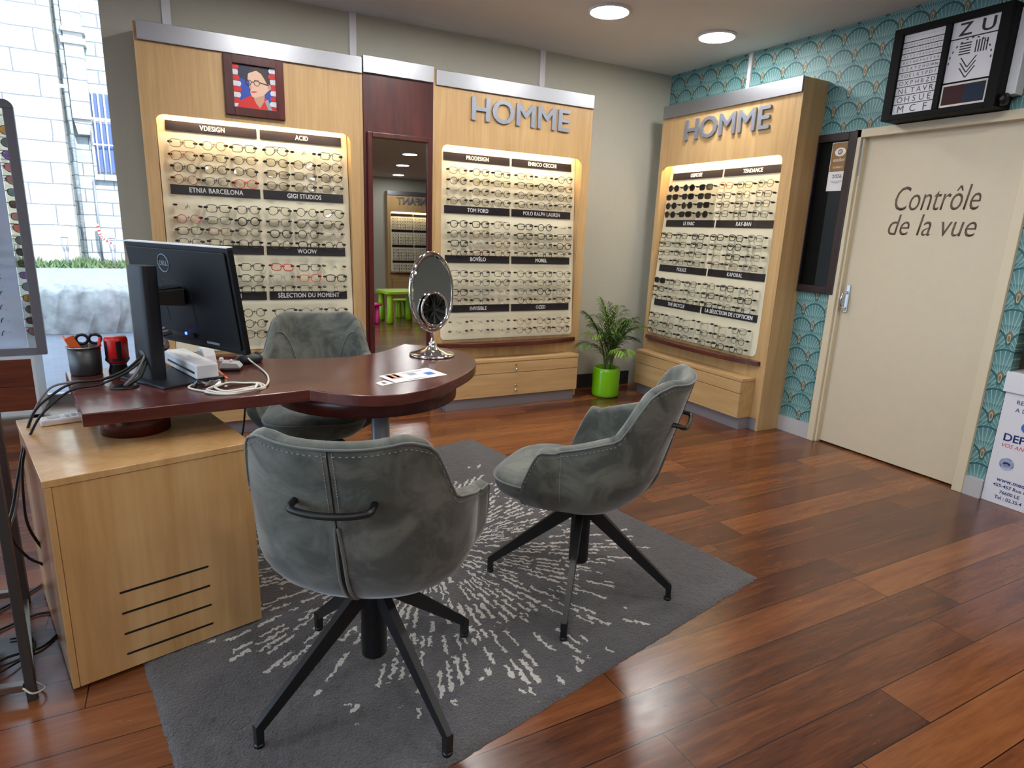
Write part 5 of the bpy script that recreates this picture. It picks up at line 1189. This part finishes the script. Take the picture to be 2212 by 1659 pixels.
cable('floor_cable', [(-4.19, -1.72, 0.006), (-4.27, -1.86, 0.006), (-4.36, -1.98, 0.006), (-4.5, -2.1, 0.006)], 0.004, MT['blackcable'], 'straight black cable running from the cabinet to the stand', grp='loose floor cables')
cable('floor_cable', [(-4.30, -2.18, 0.006), (-4.24, -2.20, 0.006), (-4.23, -2.28, 0.006), (-4.28, -2.36, 0.016), (-4.36, -2.40, 0.006)], 0.003, MT['blackcable'], 'thin dark cable curled inside the loop', grp='loose floor cables')
cable('floor_cable', [(-4.215, -2.43, 0.02), (-4.175, -2.47, 0.012), (-4.165, -2.50, 0.02), (-4.185, -2.525, 0.03), (-4.205, -2.52, 0.05)], 0.0025, MT['whitecable'], 'thin white cable wrapped round the stand foot')

# ------------------------------------------------------------------ things the tall mirror shows behind the camera
display('beech glasses display with silver ENFANT letters, seen reflected in the tall mirror', 1.275, 0.201, (1.80, YF, 0), R(180), 0.066, 0.070,
        [('', ''), ('', ''), ('', ''), ('', '')], [[], [], [], []], ('ENFANT', 0.25, 0.80, 2.035, 0.148), 'rear display')
rg_ = MB()
for i, z0 in enumerate(SIGN_Z):
    for r_ in range(4 if i < 3 else 2):
        for c_ in range(6):
            fr, L, T, G = spec_meshes(random.choice('rpsh'), random.choice('kkgd'), True, ''); z = z0-0.092-r_*0.0665
            x = 1.80-(0.066+0.046+(0.517+0.018)*(c_//3)+0.517*((c_ % 3)+0.5)/3); y = YF-board_y(z, 0.201)+0.062
            for me in [fr]+T+G:
                o_ = len(rg_.v)
                for v in me.vertices: rg_.v.append((x-v.co.x, y-v.co.y, z+v.co.z))
                for p in me.polygons: rg_.f.append([o_+k for k in p.vertices]); rg_.m.append(rg_.mi(me.materials[p.material_index])); rg_.s.append(p.use_smooth)
tag(rg_.build('eyeglasses_rows'), 'rows of eyeglasses on the rear display, seen only in the tall mirror', 'eyeglasses', kind='stuff')
t = thing('play_table', 'lime green children\'s play table reflected in the tall mirror', 'table', (-0.80, -5.30, 0))
MB().prism(rrect(-0.30, 0.30, -0.30, 0.30, 0.08), 0.44, 0.48, MT['limeplastic']).build('table_top', t, bevel=0.006)
for x in (-0.22, 0.22):
    for y in (-0.22, 0.22): MB().lathe([(0.045, 0), (0.055, 0.03), (0.04, 0.439)], (x, y, 0), MT['limeplastic'], 18).build('leg', t)
for k, (x, y, mt, lab) in enumerate(((-0.62, -5.75, 'limeplastic', "lime green children's stool behind the play table"), (-0.34, -5.15, 'limeplastic', "lime green children's stool beside the play table"), (-1.26, -5.15, 'pink', "pink children's stool beside the play table"))):
    t = thing('play_stool', lab, 'stool', (x, y, 0), 0, "children's stools")
    MB().lathe([(0.001, 0.27), (0.13, 0.27), (0.145, 0.285), (0.14, 0.30), (0.001, 0.305)], (0, 0, 0), MT[mt], 28).build('seat', t)
    for a in (45, 135, 225, 315): MB().lathe([(0.028, 0), (0.034, 0.03), (0.024, 0.269)], (0.08*math.cos(R(a)), 0.08*math.sin(R(a)), 0), MT[mt], 14).build('leg', t)

# ------------------------------------------------------------------ outside
GZ = -0.10
struct('ground_road', MB().box(-60, 30, 5.4, 40, GZ-0.2, GZ, MT['asphalt']))
struct('ground_pavement', MB().box(-60, 30, 0.96, 5.4, GZ-0.2, GZ-0.002, MT['pave']).box(-60, XL-0.12, -30, 0.96, GZ-0.2, GZ-0.002, MT['pave']))
F1y = 17.6
fa = thing('stone_building', 'old pale stone building across the street with a barred window', 'building', (0, F1y, GZ))
MB().box(-28, -6.27, 0, 3, 0, 13, MT['stoneA']).build('ashlar_wall', fa)
MB().box(-6.27, 9, 0.45, 3, 0, 13, MT['stoneB']).build('coursed_wall', fa)
MB().box(-6.05, -5.62, 0.12, 0.45, 4.0, 13, MT['stoneA']).prism([(-6.05, 4.0), (-5.62, 4.0), (-5.70, 3.6), (-5.97, 3.6)], 0.2, 0.45, MT['stoneA'], 'y').box(-6.12, -5.56, 0.06, 0.45, 5.9, 6.05, MT['stoneA']).box(-6.12, -5.56, 0.06, 0.45, 6.2, 6.3, MT['stoneA']).build('pilaster', fa)
wn_ = MB().box(-5.63, -5.0, 0.40, 0.449, 2.62, 4.75, MT['darkpane']).box(-5.70, -5.63, 0.33, 0.449, 2.5, 4.85, MT['stoneA']).box(-5.70, -4.9, 0.30, 0.449, 2.40, 2.55, MT['stoneA']).box(-5.63, -5.0, 0.39, 0.40, 3.95, 4.1, MT['bars']); wn_.build('window', fa)
wb = MB()
for i in range(5): wb.cyl((-5.56+i*0.14, 0.30, 2.56), (-5.56+i*0.14, 0.30, 4.80), 0.022, MT['bars'], 10)
for z in (3.35, 4.05): wb.box(-5.64, -4.95, 0.29, 0.31, z, z+0.04, MT['bars'])
wb.build('window_bars', fa)
MB().cyl((-6.13, 0.20, 0), (-6.13, 0.20, 13), 0.06, MT['stoneB'], 14).build('drainpipe', fa)
MB().cyl((-5.75, 0.38, 0.0), (-5.75, 0.38, 2.4), 0.03, MT['bollard'], 12).build('conduit', fa)
for k, (x, y) in enumerate(((-6.40, 16.25), (-5.34, 16.35), (-7.46, 16.2))):
    t = thing('street_bollard', ['grey forked metal bollard on the grass verge, left of the conduit', 'grey forked metal bollard on the grass verge, nearest the room\'s wall', 'grey forked metal bollard partly hidden behind the sunglasses display'][k], 'bollard', (x, y, GZ), 0, 'street bollards')
    m = MB().cyl((0, 0, 0), (0, 0, 0.45), 0.045, MT['bollard'], 14)
    for sg in (-1, 1): m.tube([(sg*0.02, 0, 0.40), (sg*0.05, 0, 0.52), (sg*0.085, 0, 0.80)], 0.024, MT['bollard'], 10)
    m.tube([(-0.085, 0, 0.80), (0.085, 0, 0.80)], 0.02, MT['bollard'], 8); m.build('bollard_post', t)
tp = MB(); pth = smooth_path([(-5.78, 17.85, 1.05), (-5.70, 17.6, 0.75), (-5.60, 17.5, 0.62), (-5.35, 17.4, 0.45)], 6)
for i in range(len(pth)-1): tp.bar(pth[i], pth[i+1], 0.07, 0.006, 0.07, 0.006, MT['red'] if i % 2 else MT['paper'], up=(0, 1, 0))
tag(tp.build('barrier_tape'), 'red and white barrier tape tied to the conduit outside', 'tape')
gr = MB(); rg = random.Random(3)
for i in range(3600):
    x, y = rg.uniform(-11, -3.2), rg.uniform(16.0, 17.9); h = rg.uniform(0.06, 0.30)*(0.6+0.4*math.sin(x*2.3)**2); a = rg.uniform(0, 6.28); w_ = 0.035
    dx, dy = math.cos(a)*w_, math.sin(a)*w_; lx_, ly_ = rg.uniform(-.12, .12), rg.uniform(-.12, .12)
    gr.add([(x-dx, y-dy, GZ), (x+dx, y+dy, GZ), (x+lx_, y+ly_, GZ+h)], [(0, 1, 2)], MT['grass'])
tag(gr.build('grass_verge'), 'green grass and weeds growing along the foot of the stone building', 'grass', kind='stuff')
rw = MB(); rr_ = random.Random(5); L0, L1 = -5.32, -2.6; rws = []
for (yy, zz) in ((4.62, -0.0), (4.60, 0.25), (4.63, 0.47), (4.80, 0.55), (5.15, 0.55), (5.32, 0.45), (5.34, 0.0)):
    rws.append([(L0+(L1-L0)*i/40+rr_.uniform(-.02, .02), yy+rr_.uniform(-.035, .035), GZ+max(0, zz+rr_.uniform(-.03, .03)) if zz > 0 else GZ-0.0) for i in range(41)])
rw.grid(rws, MT['rubble']); rw.add([r[0] for r in rws], [tuple(range(len(rws)))], MT['rubble']); rw.add([r[-1] for r in rws], [tuple(range(len(rws)))], MT['rubble'])
tag(rw.build('rubble_kerb_wall'), 'low rough stone wall on the pavement outside the window', 'low wall')
